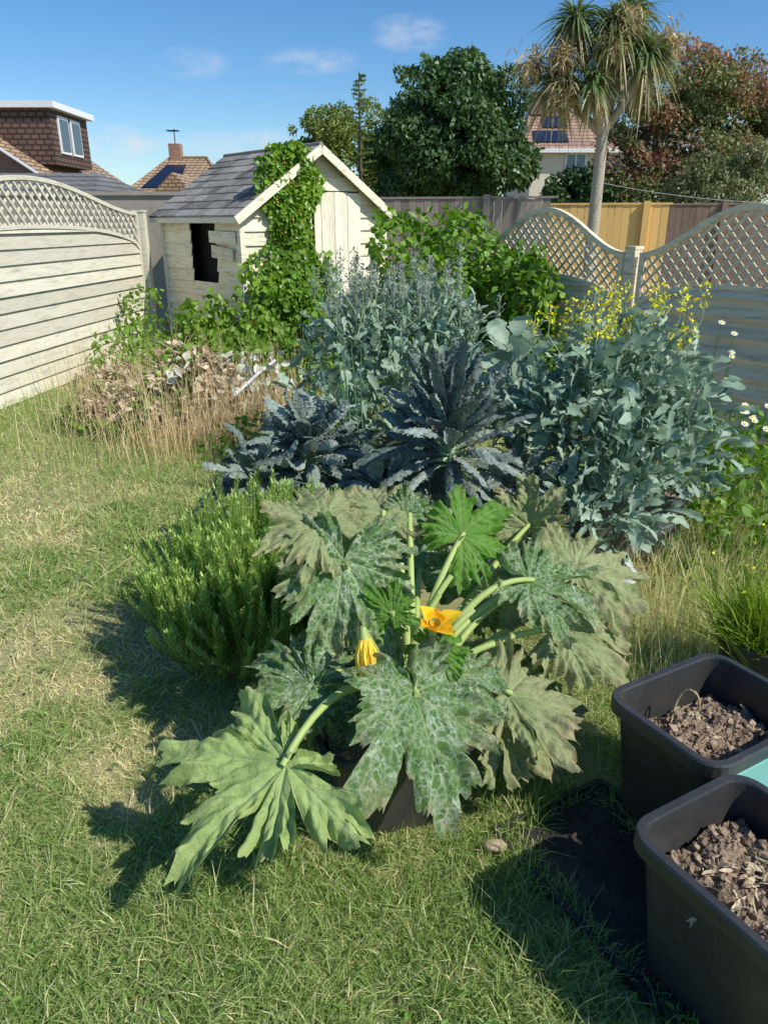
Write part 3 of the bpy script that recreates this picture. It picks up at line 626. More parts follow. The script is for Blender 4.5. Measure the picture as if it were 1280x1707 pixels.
tuft(-2.2,5.3,.7,.4,3400,.06,.24,.005,.3);tuft(-.8,3.6,.3,.5,1200,.06,.16,.005,.3);tuft(.45,1.62,.12,.14,700,.05,.16,.004,.15);tuft(.1,1.4,.3,.08,700,.05,.14,.0035,.15)
tuft(.48,1.3,.05,.25,500,.05,.14,.0035,.15,spread=.9);tuft(.5,.95,.15,.1,400,.05,.15,.0035,.2,spread=.9);tuft(1.9,3.7,.3,.5,1500,.15,.5,.006,.35)
build('tall_grass',mb,m_grass,kind='stuff')
def herb(name,lobes,n,size,mat,label,cat='weeds',flow=None,**kw):
    mb=MB();crown(mb,lobes,n,size,**kw)
    mats=[mat]
    if flow:
        pts,fm,fs=flow;mats+=[fm,m_yel]
        for p in pts:
            k=9;a=np.linspace(0,6.28,k,endpoint=False)
            mb.strips(np.repeat([p],k,0),np.stack([np.cos(a),np.sin(a)*.8-.2,np.sin(a)*.5+.1],1),[0,-.6,.8],fs,fs*.5,0,0,.5,ns=2,mi=1)
            mb.tube([p,np.array(p)+np.array([0,-.004,.006])],fs*.3,8,mi=2)
            mb.tube([p,(p[0],p[1]+.05,p[2]-.3)],.002,4,mi=0)
    c=lobes[0][0];build(name,mb,mats,loc=(c[0],c[1],0),label=label,category=cat)
herb('bindweed',[((-2.7,7.9,.28),(.35,.5,.3)),((-2.2,7.6,.25),(.5,.4,.22)),((-2.9,9.2,.5),(.3,.3,.4)),((-2.4,8.6,.35),(.5,.3,.3))],1500,.06,m_ivy,'tangled green bindweed along the slatted fence',asp=.8,thr=.4)
herb('nettle_weeds',[((-.9,7.4,.25),(.7,.6,.3)),((-.2,6.2,.25),(.6,.7,.35)),((-1.5,7.3,.25),(.5,.5,.3)),((-.75,5.0,.15),(.5,.5,.2))],3600,.06,m_shrub,'low leafy weeds growing below the ivy',asp=.6,thr=.3)
fp=[(1.86,3.75,.72),(1.92,3.85,.66),(1.8,3.6,.66),(1.9,3.6,.75),(2.0,3.9,.6),(1.95,4.2,1.02),(2.0,4.3,.9),(1.87,4.2,1.08),(2.05,4.4,.86),(1.83,3.7,.7),(1.86,3.5,.66),(1.78,3.5,.72)]
herb('daisy_plant',[((1.9,3.7,.22),(.4,.5,.3)),((2.2,4.3,.25),(.4,.4,.3)),((1.75,3.2,.15),(.4,.3,.18))],2300,.05,m_shrub,'leafy daisy plant with small white flowers by fence','flowering plant',flow=(fp,m_white,.022),asp=.6,thr=.35)
# ---------------------------------------------------------------- containers
def rr(cx,cy,sx_,sy_,z,r,rz,n=6):
    pts=[]
    for (qx,qy,a0) in((1,1,0),(-1,1,90),(-1,-1,180),(1,-1,270)):
        for i in range(n+1):
            a=math.radians(a0+90*i/n);pts.append((qx*(sx_/2-r)+r*math.cos(a),qy*(sy_/2-r)+r*math.sin(a)))
    p=np.array(pts);c_,s_=math.cos(rz),math.sin(rz)
    return np.stack([cx+p[:,0]*c_-p[:,1]*s_,cy+p[:,0]*s_+p[:,1]*c_,np.full(len(p),z)],1)
CL=nrm(np.array([[1,0,0],[-1,0,0],[0,1,0],[0,-1,0],[0,0,1],[0,0,-1],[1,1,1],[-1,1,1],[1,-1,1],[-1,-1,1],[0,1,-1],[0,-1,-1]])*1.)
CF=[[0,6,8],[0,10,6],[2,7,6],[2,6,10],[1,7,10],[1,9,7],[3,8,9],[3,11,8],[4,8,6],[4,6,7],[4,7,9],[4,9,8],[0,8,11],[0,11,10],[1,10,11],[1,11,9],[3,9,11],[2,10,7]]
def planter(name,cx,cy,sx_,sy_,h_,rz,mat,label,z0=0,soilz=.12,taper=.8,rim=.02,r=.05,soil=True,clods=90,cat='planter',litter=None):
    e=thing(name,(cx,cy,z0),label,cat)
    mb=MB();q=lambda k,z,d=0:rr(cx,cy,sx_*k+d,sy_*k+d,z0+z,max(.01,r*k+d/2),rz)
    rings=[q(taper*.3,.0),q(taper,.0),q(taper+.01,.01)]
    for i in range(1,8): rings.append(q(taper+(1-taper)*i/8,h_*i/8-.0))
    rings+=[q(1,h_-.04),q(1,h_-.038,rim*2),q(1,h_-.006,rim*2),q(1,h_,rim*1.6),q(1,h_,-.002),q(1,h_-.006,-.008),q(taper+.1,h_*.45,-.01),q(taper+.02,.03,-.012)]
    mb.loft(rings,capend=True);build('body',mb,mat,e,smooth=False)
    if soil:
        mb=MB();k=taper+(1-taper)*(1-soilz/h_);N_=60
        gx_,gy_=np.meshgrid(np.linspace(-1,1,N_),np.linspace(-1,1,N_),indexing='ij')
        x=gx_*(sx_*k/2-.010);y=gy_*(sy_*k/2-.010);sd_=int(cx*100)
        hgt=lambda u,v:.05*(vn(u*3,v*3,sd_)-.5)+.02*vn(u*9,v*9,3)
        z=z0+h_-soilz+hgt(gx_,gy_)+.012*R.random((N_,N_))
        c_,s_=math.cos(rz),math.sin(rz);m_=np.clip((np.abs(gx_)**6+np.abs(gy_)**6)**(1/6.),1,2);x=x/m_;y=y/m_
        idx=np.arange(N_*N_).reshape(N_,N_)
        mb.add(np.stack([cx+x*c_-y*s_,cy+x*s_+y*c_,z],-1).reshape(-1,3),np.stack([idx[:-1,:-1],idx[1:,:-1],idx[1:,1:],idx[:-1,1:]],-1).reshape(-1,4),(.3+.5*R.random(N_*N_)))
        for i in range(clods*9):
            s_z=.0015+.015*R.random()**6;u1,u2=(R.random()*2-1)*.9,(R.random()*2-1)*.9;x=u1*sx_*k/2;y=u2*sy_*k/2
            c=np.array([cx+x*c_-y*s_,cy+x*s_+y*c_,z0+h_-soilz+float(hgt(u1,u2))+.008])
            mb.add(CL*(.6+.7*R.random((12,1)))*s_z+c,CF,R.random()*1.2-.2)
        build('soil',mb,m_soil,e)
        if litter:
            n=litter;X=(R.normal(size=n)*.14-.05)*sx_;Y=(R.normal(size=n)*.18)*sy_;mb=MB()
            mb.strips(np.stack([cx+X*c_-Y*s_,cy+X*s_+Y*c_,np.full(n,z0+h_-soilz+.03)],1),nrm(R.normal(size=(n,3))*np.array([1,1,.4])),nrm(np.array([0,0,1])+R.normal(size=(n,3))*.8),.015+.06*R.random(n),.003+.011*R.random(n),.2,.5,.4*R.random(n),ns=5,nw=2,bump=.5,sway=.15)
            build('withered_leaves',mb,m_dryleaf,e)
    return e
mb=MB()
rings=[rr(*TC,.9,.42,z,.03,rz) for z in (0,.028)]+[rr(*TC,.87,.39,z,.02,rz) for z in (.028,.01)]
mb.loft(rings,capend=True)
for i in range(260):
    u1,u2=R.normal()*.13-.28,R.normal()*.08;c_,s_=math.cos(rz),math.sin(rz)
    if abs(u1)>.42 or abs(u2)>.18: continue
    mb.add(CL*(.002+.007*R.random()**3)+np.array([TC[0]+u1*c_-u2*s_,TC[1]+u1*s_+u2*c_,.012]),CF,.5,1)
build('plastic_tray',mb,[m_mat,m_darksoil],loc=(*TC,0),label='flat black tray with spilt soil under the planters',category='tray')
p=planter('plastic_planter',.885,1.66,.33,.42,.37,rz,m_pot,'black plastic planter holding dry soil and a withered stem',z0=.03,soilz=.14,litter=40);p['group']='black plastic planters'
p=planter('plastic_planter',.785,1.12,.42,.34,.37,rz,m_pot,'black plastic planter full of crumbly soil on tray',z0=.03,soilz=.12,litter=95);p['group']='black plastic planters'
e=thing('teal_box',(1.07,1.44,0),'teal plastic box with flat lid wedged beside black planters','box')
mb=MB();q=lambda k,z:rr(1.055,1.45,.22*k,.46*k,z,.02,rz)
mb.loft([q(.9,0),q(.96,.3)],capend=True);build('body',mb,m_teal,e)
mb=MB();mb.loft([q(.95,.3),q(1,.3),q(1,.335),q(.97,.342),q(.9,.342),q(.88,.335)],capend=True);build('lid',mb,m_teal,e)
mb=MB();t=np.linspace(0,1,12);P=np.stack([.80+.07*t,1.71+.02*np.sin(t*6),.27+.14*np.sin(t*2.6)],1);mb.tube(P,.003,5);build('withered_stem',mb,m_dry,label='thin curled dry stem standing in a planter',category='dead stem',loc=(0,0,0))
mb=MB();mb.tube([(.86,1.2,.26),(.875,1.195,.40)],.0035,5);build('twig',mb,m_dry,label='short dry twig stuck upright in planter soil',category='twig')
planter('courgette_pot',.0,1.74,.40,.40,.34,.3,m_pot,'large black plastic pot holding the courgette plant',soilz=.04,taper=.68,clods=20,cat='plant pot')
planter('white_tub',.95,2.97,.24,.24,.19,.1,m_wplast,'white plastic tub beneath the flowering broccoli',soilz=.03,clods=10,r=.04)
planter('grey_planter',.30,3.25,.5,.4,.30,.0,m_grey,'dark grey planter holding a tall black kale',soilz=.04,clods=10)['group']='grey vegetable planters'
planter('grey_planter',-.40,3.4,.5,.4,.30,.1,m_grey,'dark grey planter holding a spreading black kale',soilz=.04,clods=10)['group']='grey vegetable planters'
planter('grey_planter',1.2,3.6,.55,.5,.36,.1,m_grey,'dark grey planter holding yellow flowering broccoli',soilz=.04,clods=10)['group']='grey vegetable planters'
planter('grey_planter',.15,4.6,.7,.5,.36,.0,m_grey,'dark grey planter holding purple sprouting broccoli',soilz=.04,clods=10)['group']='grey vegetable planters'
mb=MB();cr=lambda r,z:np.stack([1.38+r*np.cos(np.linspace(0,6.283,40,endpoint=False)),2.3+r*np.sin(np.linspace(0,6.283,40,endpoint=False)),np.full(40,z)],1)
mb.loft([cr(.1,0),cr(.13,0),cr(.165,.2),cr(.18,.2),cr(.18,.23),cr(.165,.23),cr(.155,.1)],capend=True)
build('round_pot',mb,m_pot,loc=(1.38,2.3,0),smooth=False,label='round black pot with a wispy green herb',category='plant pot')
mb=MB();n=900;A=nrm(np.stack([R.normal(size=n)*.4,R.normal(size=n)*.35,np.ones(n)],1))
mb.strips(np.stack([1.36+R.normal(size=n)*.05,2.3+R.normal(size=n)*.05,np.full(n,.12)],1),A,nrm(R.normal(size=(n,3))),.25+.3*R.random(n),.004,.25,0,.5*R.random(n),ns=4)
n=60;a=R.normal(size=(n,2))*.1;mb.strips(np.stack([1.38+a[:,0],2.3+a[:,1],.45+.15*R.random(n)],1),nrm(R.normal(size=(n,3))),[0,0,1],.015,.012,0,0,.5,ns=2,mi=1)
build('wispy_herb',mb,[M('herb_green',(.2,.32,.03),(.4,.46,.08),.5,4,.3,transl=.2),m_yel],loc=(1.38,2.3,0),label='wispy yellow green herb growing in the round pot',category='herb')
# ---------------------------------------------------------------- rosemary
mb=MB();ns_=680
a=R.random(ns_)*6.28;r=np.sqrt(R.random(ns_))
bx=-.51+np.cos(a)*r*.34;by=2.66+np.sin(a)*r*.42
out=np.stack([np.cos(a)*r,np.sin(a)*r,0*a],1)
for i in range(ns_):
    hgt=(.24+.24*R.random())*(1-.25*r[i]**2)*(.7+.5*vn(bx[i]*5,by[i]*5,5))
    b=np.array([bx[i],by[i],.08+.20*R.random()*(1-r[i])])
    if r[i]>.7: b[2]=.02+.16*R.random()
    top=b+np.array([out[i][0]*.07+R.normal()*.06,out[i][1]*.07+R.normal()*.06,hgt])
    mid=(b+top)/2+np.array([out[i][0]*.04+R.normal()*.015,out[i][1]*.04+R.normal()*.015,0])
    t=np.linspace(0,1,6)[:,None];C_=(1-t)**2*b+2*t*(1-t)*mid+t*t*top
    mb.tube(C_,.002,4,.4,1,cap=False)
    m=int(hgt/.0026);t=np.linspace(.05,1,m);q=t[:,None]
    P=(1-q)**2*b+2*q*(1-q)*mid+q*q*top
    az=np.arange(m)*2.4+R.random(m);A=np.stack([np.cos(az),np.sin(az),.7+.6*t],1)
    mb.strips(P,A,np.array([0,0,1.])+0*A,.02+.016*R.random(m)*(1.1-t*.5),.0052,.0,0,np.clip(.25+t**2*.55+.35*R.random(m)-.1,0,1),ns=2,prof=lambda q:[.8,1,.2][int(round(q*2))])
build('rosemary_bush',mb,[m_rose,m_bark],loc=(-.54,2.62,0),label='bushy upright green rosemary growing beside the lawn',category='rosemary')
# ---------------------------------------------------------------- kale
def kale(cx,cy,z0,n,Ls,Wd,label,emin,emax,droop,st=.17,rn=.3,sway=.12,bump=.12,pw=.8):
    e=thing('kale_plant',(cx,cy,z0),label,'kale',group='black kale plants')
    mb=MB();mb.tube([(cx,cy,.25),(cx+.01,cy,z0+.05),(cx,cy+.01,z0+st+.02)],[.022,.02,.016],8)
    P=[];A=[];N=[];Ll=[];D=[]
    for i in range(n):
        az=i*2.4+R.random()*.7;f=(i+.5)/n;el_=math.radians(emin+(emax-emin)*f**pw)+R.normal()*.16
        p=np.array([cx,cy,z0+.02+st*f]);d=np.array([math.cos(az)*math.cos(el_),math.sin(az)*math.cos(el_),math.sin(el_)])
        pe=p+d*(.05+.05*R.random());mb.tube([p,pe],[.006,.005],5)
        P.append(pe);A.append(d);N.append(np.array([-math.cos(az)*math.sin(el_),-math.sin(az)*math.sin(el_),math.cos(el_)])+R.normal(size=3)*rn)
        Ll.append(Ls*(.6+.55*R.random())*(1-.2*f));D.append(droop*(1-.6*f)*(.4+1.2*R.random()))
    build('stem',mb,m_cabst,e,smooth=True)
    mb=MB();Ll=np.array(Ll)
    mb.strips(P,np.array(A),np.array(N),Ll,Wd*(.65+.7*R.random(n)),np.array(D),0,.1+.7*R.random(n),ns=36,nw=8,bump=bump,curl=.6,lobes=.13,sway=sway,prof=lambda q:min(1,.22+q*2.2)*(1 if q<.7 else math.sqrt(max(0.01,1-((q-.7)/.31)**2))))
    build('foliage',mb,m_kale,e,smooth=True)
kale(.30,3.22,.54,90,.44,.062,'tall black kale with long blistered blue green leaves',-15,87,.38,st=.2,rn=.35,sway=.1,bump=.2,pw=.6)
kale(-.36,3.42,.44,90,.31,.068,'spreading black kale with crinkled dark blue leaves',-20,72,.5,.14,rn=.5,sway=.14,bump=.24)
kale(-.60,3.28,.36,50,.28,.06,'low black kale with crinkled drooping leaves',-15,60,.6,.12,rn=.4,sway=.13,bump=.22)
kale(.0,3.15,.32,45,.26,.06,'low black kale with crinkled drooping leaves',-10,65,.5,.12,rn=.4,sway=.13,bump=.22)
kale(.62,3.2,.32,45,.26,.06,'low black kale with crinkled drooping leaves',-10,65,.5,.12,rn=.4,sway=.13,bump=.22)
# ---------------------------------------------------------------- broccoli plants
def broc(name,cx,cy,base,lobes,n,size,fmat,label,nf,fz,fr_,budn,fs,fh=.13,fl=None,fc=None,spr=1.):
    e=thing(name,(cx,cy,base),label,'broccoli plant')
    mb=MB();L_=[(np.array(c,float),np.array(r,float)*np.ones(3)) for c,r in lobes]
    stm=MB()
    for c,r in L_: stm.tube([(cx,cy,base-.06),(cx*.5+c[0]*.5,cy*.5+c[1]*.5,base*.5+c[2]*.5),c+np.array([0,0,r[2]*.6])],[.016,.012,.005],6)
    k=R.integers(0,len(L_),n);Cc=np.array([l[0] for l in L_])[k];Rr=np.array([l[1] for l in L_])[k]
    D=nrm(R.normal(size=(n,3))+np.array([0,0,.15]));rad=.3+.8*R.random(n)
    P=Cc+D*Rr*rad[:,None];A=nrm(D*.6+np.array([0,-.05,.65])+R.normal(size=(n,3))*.5)
    N=nrm(np.array([.2,-.4,1.])+R.normal(size=(n,3))*.8)
    ll=size*(.4+1.1*R.random(n))
    mb.strips(P,A,N,ll,ll*(.17+.24*R.random(n)),.4*R.random(n)+.05,.3,np.clip(R.random(n)*.9+.05,0,1),ns=10,nw=4,bump=.1,lobes=.4,sway=.12,prof=lambda q:(.12+.5*q/.3 if q<.3 else .62+.38*math.sin((q-.3)/.7*math.pi*.62))*(1 if q<.82 else math.sqrt(max(.01,1-((q-.82)/.19)**2))))
    build('foliage',mb,m_broc,e,smooth=True)
    for i in range(nf):
        fb=MB()
        c,r=L_[R.integers(0,fl or len(L_))]
        p=c+np.array([R.normal()*r[0]*.5,R.normal()*r[1]*.4,r[2]*.4]);top=p.copy();top[2]=fz[0]+(fz[1]-fz[0])*R.random();top[:2]+=R.normal(size=2)*fr_
        if fc is not None:
            q_=fc[i%len(fc)];top[:2]=np.array(q_[:2])+R.normal(size=2)*q_[2];p=np.array([top[0]*.7+cx*.3,top[1]*.7+cy*.3,top[2]-.35])
        neck=np.array([top[0],top[1],top[2]-fh-.02])
        stm.tube([p,(p+neck)/2+np.array([.01,0,0]),neck],[.004,.003,.002],5)
        fb.tube([neck,top+np.array([0,0,.01])],[.002,.0012],4,mi=1)
        m=budn;h_=R.random(m)**.9*fh;rad=(.006+.05*spr*(h_/fh)**.7*(1.15-h_/fh))*R.random(m)**.5*1.3
        az=R.random(m)*6.28;Q=top+np.stack([np.cos(az)*rad,np.sin(az)*rad,-h_+.02],1)
        for q in Q: fb.tube([np.array([top[0],top[1],max(neck[2],min(top[2],q[2]-.02))]),q],.0009,3,cap=False,mi=1)
        fb.strips(Q,nrm(R.normal(size=(m,3))+[0,0,.3]),nrm(R.normal(size=(m,3))),fs*(.6+.7*R.random(m)),fs*.8,0,.3,R.random(m),ns=2,nw=2)
        build('flower_head',fb,[fmat,m_cabst],e)
    build('stems',stm,m_cabst,e,smooth=True)
broc('flowering_broccoli',1.2,3.6,.36,[((1.17,3.6,.84),(.33,.34,.28)),((1.42,3.7,.74),(.30,.34,.3)),((.95,3.45,.74),(.28,.3,.32)),((1.1,3.3,.54),(.35,.25,.28)),((1.4,3.45,.55),(.25,.28,.28)),((1.17,3.7,1.0),(.28,.25,.15)),((1.0,3.15,.38),(.28,.2,.2)),((.8,3.7,.6),(.2,.3,.3))],2100,.12,m_yel,'large glaucous broccoli plant topped with yellow flowers',30,(1.12,1.34),.05,26,.018,fh=.13,fl=6,fc=[(1.05,3.65,.09),(1.15,3.7,.09),(1.45,3.7,.08),(1.0,3.6,.11),(1.3,3.7,.14),(.85,3.7,.06)],spr=1.4)
broc('purple_sprouting_broccoli',.12,4.6,.36,[((.1,4.6,.9),(.36,.34,.3)),((-.2,4.6,.82),(.3,.34,.28)),((.42,4.7,.84),(.3,.3,.3)),((-.1,4.9,.95),(.35,.3,.28)),((.3,4.9,1.02),(.3,.3,.2)),((.15,4.3,.66),(.45,.3,.3)),((.6,4.3,.6),(.3,.3,.3)),((-.3,4.2,.5),(.3,.3,.3))],2200,.115,m_purp,'purple sprouting broccoli with grey green leaves and buds',54,(1.14,1.47),.09,50,.014,.2,fl=5,spr=1.3)
mb=MB()
P=[];A=[]
for i in range(20):
    az=i*2.4;P.append((.72+.05*math.cos(az),4.0+.05*math.sin(az),.62+.02*i));A.append((math.cos(az)*.6,math.sin(az)*.6,.45+.05*i))
mb.strips(P,np.array(A),np.array([0,-.3,1.])+R.normal(size=(20,3))*.3,.2+.1*R.random(20),.12,.35,.2,.45+.4*R.random(20),ns=16,nw=6,bump=.08,lobes=.2,sway=.1,prof=lambda q:(.1 if q<.15 else math.sin(math.pi*(.05+.85*(q-.1)))))
mb.tube([(.72,4,.0),(.72,4,.7)],.02,8,mi=1)
build('cabbage_plant',mb,[m_broc,m_cabst],smooth=True,loc=(.72,4,0),label='broad leaved pale green cabbage between the broccoli plants',category='cabbage')
mb=MB()
for i in range(6):
    x=-.14+R.normal()*.05;y=3.75+R.normal()*.05;mb.tube([(x,y,.3),(x-.02,y,.7),(x-.05+R.normal()*.03,y,.98+.12*R.random())],[.005,.004,.0015],6,.2)
build('spring_onion',mb,M('onion_green',(.1,.22,.1),(.16,.3,.13),.4,5,.3),smooth=True,loc=(-.12,3.9,0),label='upright tubular green onion leaves beside the kale',category='onion plant')
# ---------------------------------------------------------------- courgette plant
cg=thing('courgette_plant',(.08,1.85,.3),'large courgette plant with silvery mottled lobed leaves and flowers','courgette plant')
CC=np.array([.07,1.80,.30])
def cleaf(att,tip,hint,mat,sc=1.,droop=.25,seed=0,cup=.12,stalk=True,lab=None,ctrl=None,dep=.5,cut=.3,fix=False):
    rg=np.random.default_rng(seed+100)
    att=np.array(att,float);tip=np.array(tip,float);d=tip-att;Rd=np.linalg.norm(d)*sc
    A=d/np.linalg.norm(d)
    A=nrm(A+np.array([0,0,.25*droop*2.2]))
    hint=np.array(hint,float)
    if not fix: hint=nrm(hint)+rg.normal(size=3)*np.array([.28,.15,.1])
    S=nrm(np.cross(hint,A));N=np.cross(A,S)
    lob=[(0,1.0,26)];
    for s in(1,-1):
        lob+=[(s*(46+rg.normal()*5),.88+rg.normal()*.10,24),(s*(90+rg.normal()*6),.74+rg.normal()*.10,25),(s*(132+rg.normal()*4),(.35 if fix else .5)+rg.normal()*.07,24)]
    nt_=420;nr_=34
    th=np.radians(np.linspace(-176,176,nt_));deg=np.degrees(th)
    r=np.full(nt_,.36)*(1+.55*np.cos(th/2))*dep/.5*1.3
    if fix: r*=.55+.45*np.clip(np.cos(th/2)*1.3,0,1)
    for a,l,w_ in lob:
        u_=np.abs(deg-a)/w_
        r=np.maximum(r,l*(1-.2*u_)*np.exp(-(u_/1.1)**5))
    ang=sorted([l[0] for l in lob]);mids=[(ang[i]+ang[i+1])/2+rg.normal()*3 for i in range(len(ang)-1)]
    for mdd in mids:
        dp=cut*(.3+1.2*rg.random());r*=1-dp*np.exp(-(np.abs(deg-mdd)/(2.2+2.6*rg.random()))**2)
    for a,l,w_ in lob:
        for s in(-1,1):
            if rg.random()<.8: r*=1-(.08+.14*rg.random())*np.exp(-(np.abs(deg-a-s*w_*(.35+.2*rg.random()))/2.2)**2)
    ph=rg.random()*6
    ser=np.abs(((deg+ph+2.5*np.sin(deg*.13))/6.5)%1-.5)*2
    ser2=np.abs(((deg+ph*3+1.2*np.sin(deg*.9))/2.9)%1-.5)*2
    r*=1+.085*(ser-.5)+.06*(ser2-.5)+.2*(vn(deg*.12,0*deg,seed)-.5)
    e_=np.clip((176-np.abs(deg))/26,0,1);r*=.12+.88*e_*e_*(3-2*e_)
    rho=np.linspace(0,1,nr_)**.85
    x=(r*np.cos(th))[:,None]*rho;y=(r*np.sin(th))[:,None]*rho
    seg=[]
    for a,l,w_ in lob:
        a_=math.radians(a);m_=np.array([math.cos(a_),math.sin(a_)]);seg.append((m_*0,m_*l*.95,.010,.016,1))
        for k,q in enumerate((.28,.42,.56,.7,.82)):
            for s in(-1,1):
                b=a_+s*math.radians(38);p0=m_*l*q;seg.append((p0,p0+np.array([math.cos(b),math.sin(b)])*l*.33*(1.05-q*.7),.0055,.006,0))
    ve=np.zeros_like(x);gro=np.zeros_like(x)
    for p0,p1,w1,w2,mn in seg:
        dd=p1-p0;L2=dd@dd;t=np.clip(((x-p0[0])*dd[0]+(y-p0[1])*dd[1])/L2,0,1)
        ds=np.hypot(x-p0[0]-t*dd[0],y-p0[1]-t*dd[1])
        ve=np.maximum(ve,np.exp(-(ds/w1)**2)*(1-.6*t)*(1 if mn else .7))
        gro=np.maximum(gro,np.exp(-(ds/.03))*(.8 if mn else .7))
    rr_=np.hypot(x,y)
    z=-.045*gro+.06*rho[None,:]**3*np.sin(deg*.11+ph)[:,None]+.06*rho[None,:]**4*np.sin(deg*.45+ph*2)[:,None]
    z=z-.3*rr_**2*(vn(deg*.025+9,0*deg,seed+3)-.45)[:,None]
    z=z+.16*(vn(x*4+seed,y*4,seed)-.5)*rho+.075*(vn(x*14+seed,y*14,seed+7)-.5)*rho+cup*np.abs(y)-(.03*rr_**2)
    V=att+Rd*(x[...,None]*A+y[...,None]*S+z[...,None]*N)
    V[...,2]-=droop*Rd*rr_**2
    idx=np.arange(nt_*nr_).reshape(nt_,nr_)
    F=np.stack([idx[:-1,:-1],idx[:-1,1:],idx[1:,1:],idx[1:,:-1]],-1)
    hole=(vn(x*7+seed*3,y*7,seed+5)>.93)&(rr_>.3)
    F=F[~(hole[:-1,:-1]&hole[1:,1:])]
    mb=MB();mb.add(V.reshape(-1,3),F.reshape(-1,4),.5,0,np.stack([x,y,np.full_like(x,seed*3.7)],-1).reshape(-1,3))
    edge=np.broadcast_to(rho[None,:]**5,x.shape).ravel()
    o=build('leaf',mb,mat,cg,smooth=True,extra={'vein':ve.ravel(),'edge':edge})
    if lab:o['label']=lab
    if stalk:
        c0=CC+np.array([rg.normal()*.03,rg.normal()*.03,-.02]);m_=c0*.5+att*.5+np.array([0,0,.12]) if ctrl is None else np.array(ctrl)
        t=np.linspace(0,1,14)[:,None];P=(1-t)**2*c0+2*t*(1-t)*m_+t*t*(att+A*.01)
        mb=MB();mb.tube(P,np.linspace(.0145,.008,14),9,.5);build('stalk',mb,m_stalk,cg,smooth=True)
cleaf((-.23,1.40,.42),(-.46,1.22,.31),(-.2,-.5,1),mc_l,1.05,.12,1,.06,lab='pale green deeply lobed leaf',ctrl=(-.1,1.62,.60),dep=.42,cut=.5,fix=True)
cleaf((.08,1.57,.5),(.18,1.38,.28),(.1,-.6,.9),mc_s,.95,.12,2,cut=.3)
cleaf((-.11,1.86,.73),(-.15,1.70,.48),(-.05,-.75,.7),mc_s,.95,.12,3,ctrl=(-.02,1.88,.55),cut=.45)
cleaf((-.05,1.97,.72),(.04,2.12,.78),(.1,-.8,.7),mc_s,.85,.15,4)
cleaf((-.17,1.93,.80),(-.40,2.0,.87),(0,-.6,.8),mc_p,.95,.4,5,cup=.25,lab='pale dried leaf with brown edges',ctrl=(-.05,1.9,.6))
cleaf((0,2.13,.76),(-.08,2.38,.84),(0,-.5,.8),mc_p,.8,.35,6,cup=.25)
cleaf((.07,2.15,.75),(.25,2.18,.74),(0,-.75,.7),mc_s,.8,.25,7)
cleaf((.24,2.1,.70),(.43,2.3,.78),(0,-.6,.8),mc_b,.8,.25,8,cut=.45)
cleaf((.44,2.0,.60),(.69,1.95,.50),(.05,-.6,.8),mc_s,.88,.2,9,ctrl=(.22,1.92,.66),cut=.4)
cleaf((.64,2.22,.54),(.96,2.38,.46),(.1,-.5,.9),mc_p,.82,.25,10,cut=.4,cup=.22,ctrl=(.3,2.0,.62))
cleaf((.53,1.94,.46),(.83,2.02,.4),(.1,-.4,.9),mc_p,.85,.25,11,ctrl=(.28,1.88,.50))
cleaf((.345,1.73,.38),(.65,1.77,.30),(.1,-.45,.9),mc_p,.88,.2,12,cut=.5,ctrl=(.2,1.76,.46))
cleaf((.33,1.70,.3),(.57,1.67,.12),(.3,-.7,.6),mc_p,.75,.1,13,cut=.4)
cleaf((-.183,1.68,.46),(-.42,1.80,.5),(0,-.4,.9),mc_s,.82,.25,14)
cleaf((-.19,1.66,.44),(-.38,1.62,.27),(-.2,-.5,.9),mc_s,.85,.15,15)
cleaf((.14,1.69,.545),(.125,1.60,.47),(0,-.5,.8),mc_b,1.05,.1,16,lab='young bright green leaf')
cleaf((.22,1.68,.46),(.35,1.62,.33),(.2,-.5,.8),mc_s,.85,.15,17)
cleaf((-.06,1.62,.42),(-.15,1.58,.34),(-.1,-.5,.8),mc_s,.9,.15,18)
cleaf((.52,2.45,.58),(.50,2.52,.84),(0,-1,.2),mc_p,.8,.1,19,cup=.4)
cleaf((.02,1.78,.60),(.03,1.84,.70),(0,-1,.2),mc_b,.9,.1,20)
cleaf((.3,2.2,.45),(.48,2.35,.5),(.1,-.5,.8),mc_s,1,.2,21)
cleaf((-.12,2.1,.5),(-.3,2.25,.55),(0,-.5,.8),mc_s,1,.2,22)
cleaf((.12,2.25,.5),(.12,2.48,.56),(0,-.5,.8),mc_s,1,.2,23)
cleaf((.36,2.02,.5),(.44,2.14,.58),(0,-.8,.6),mc_p,.8,.2,24)
cleaf((.62,2.12,.46),(.70,2.28,.54),(0,-.8,.6),mc_s,.9,.2,26)
cleaf((.40,1.84,.32),(.60,1.92,.24),(.1,-.6,.8),mc_s,.9,.2,27)
for q in ((.16,1.9,.6),(.2,1.98,.62),(.05,1.98,.66),(.26,1.9,.55),(-.02,1.9,.58),(.32,1.86,.46)):
    c0=CC+R.normal(size=3)*.03;t=np.linspace(0,1,10)[:,None];a_=np.array(q);P=c0*(1-t)+a_*t+np.array([0,0,.05])*np.sin(t*3.14)
    mb=MB();mb.tube(P,np.linspace(.014,.009,10),9,.5);build('stalk',mb,m_stalk,cg,smooth=True)
mb=MB();mb.tube([(.07,1.82,.28),(.075,1.81,.36),(.08,1.79,.42)],[.03,.034,.022],10);build('stem',mb,m_stalk,cg,smooth=True)
m_pet=M('courgette_petal',(.92,.62,.02),(.92,.78,.12),.5,12,.5,transl=.3,c3=(.8,.8,.35),c3scale=9)
m_pet2=M('open_petal',(1,.42,.01),(1,.66,.03),.5,12,.5,transl=.3)
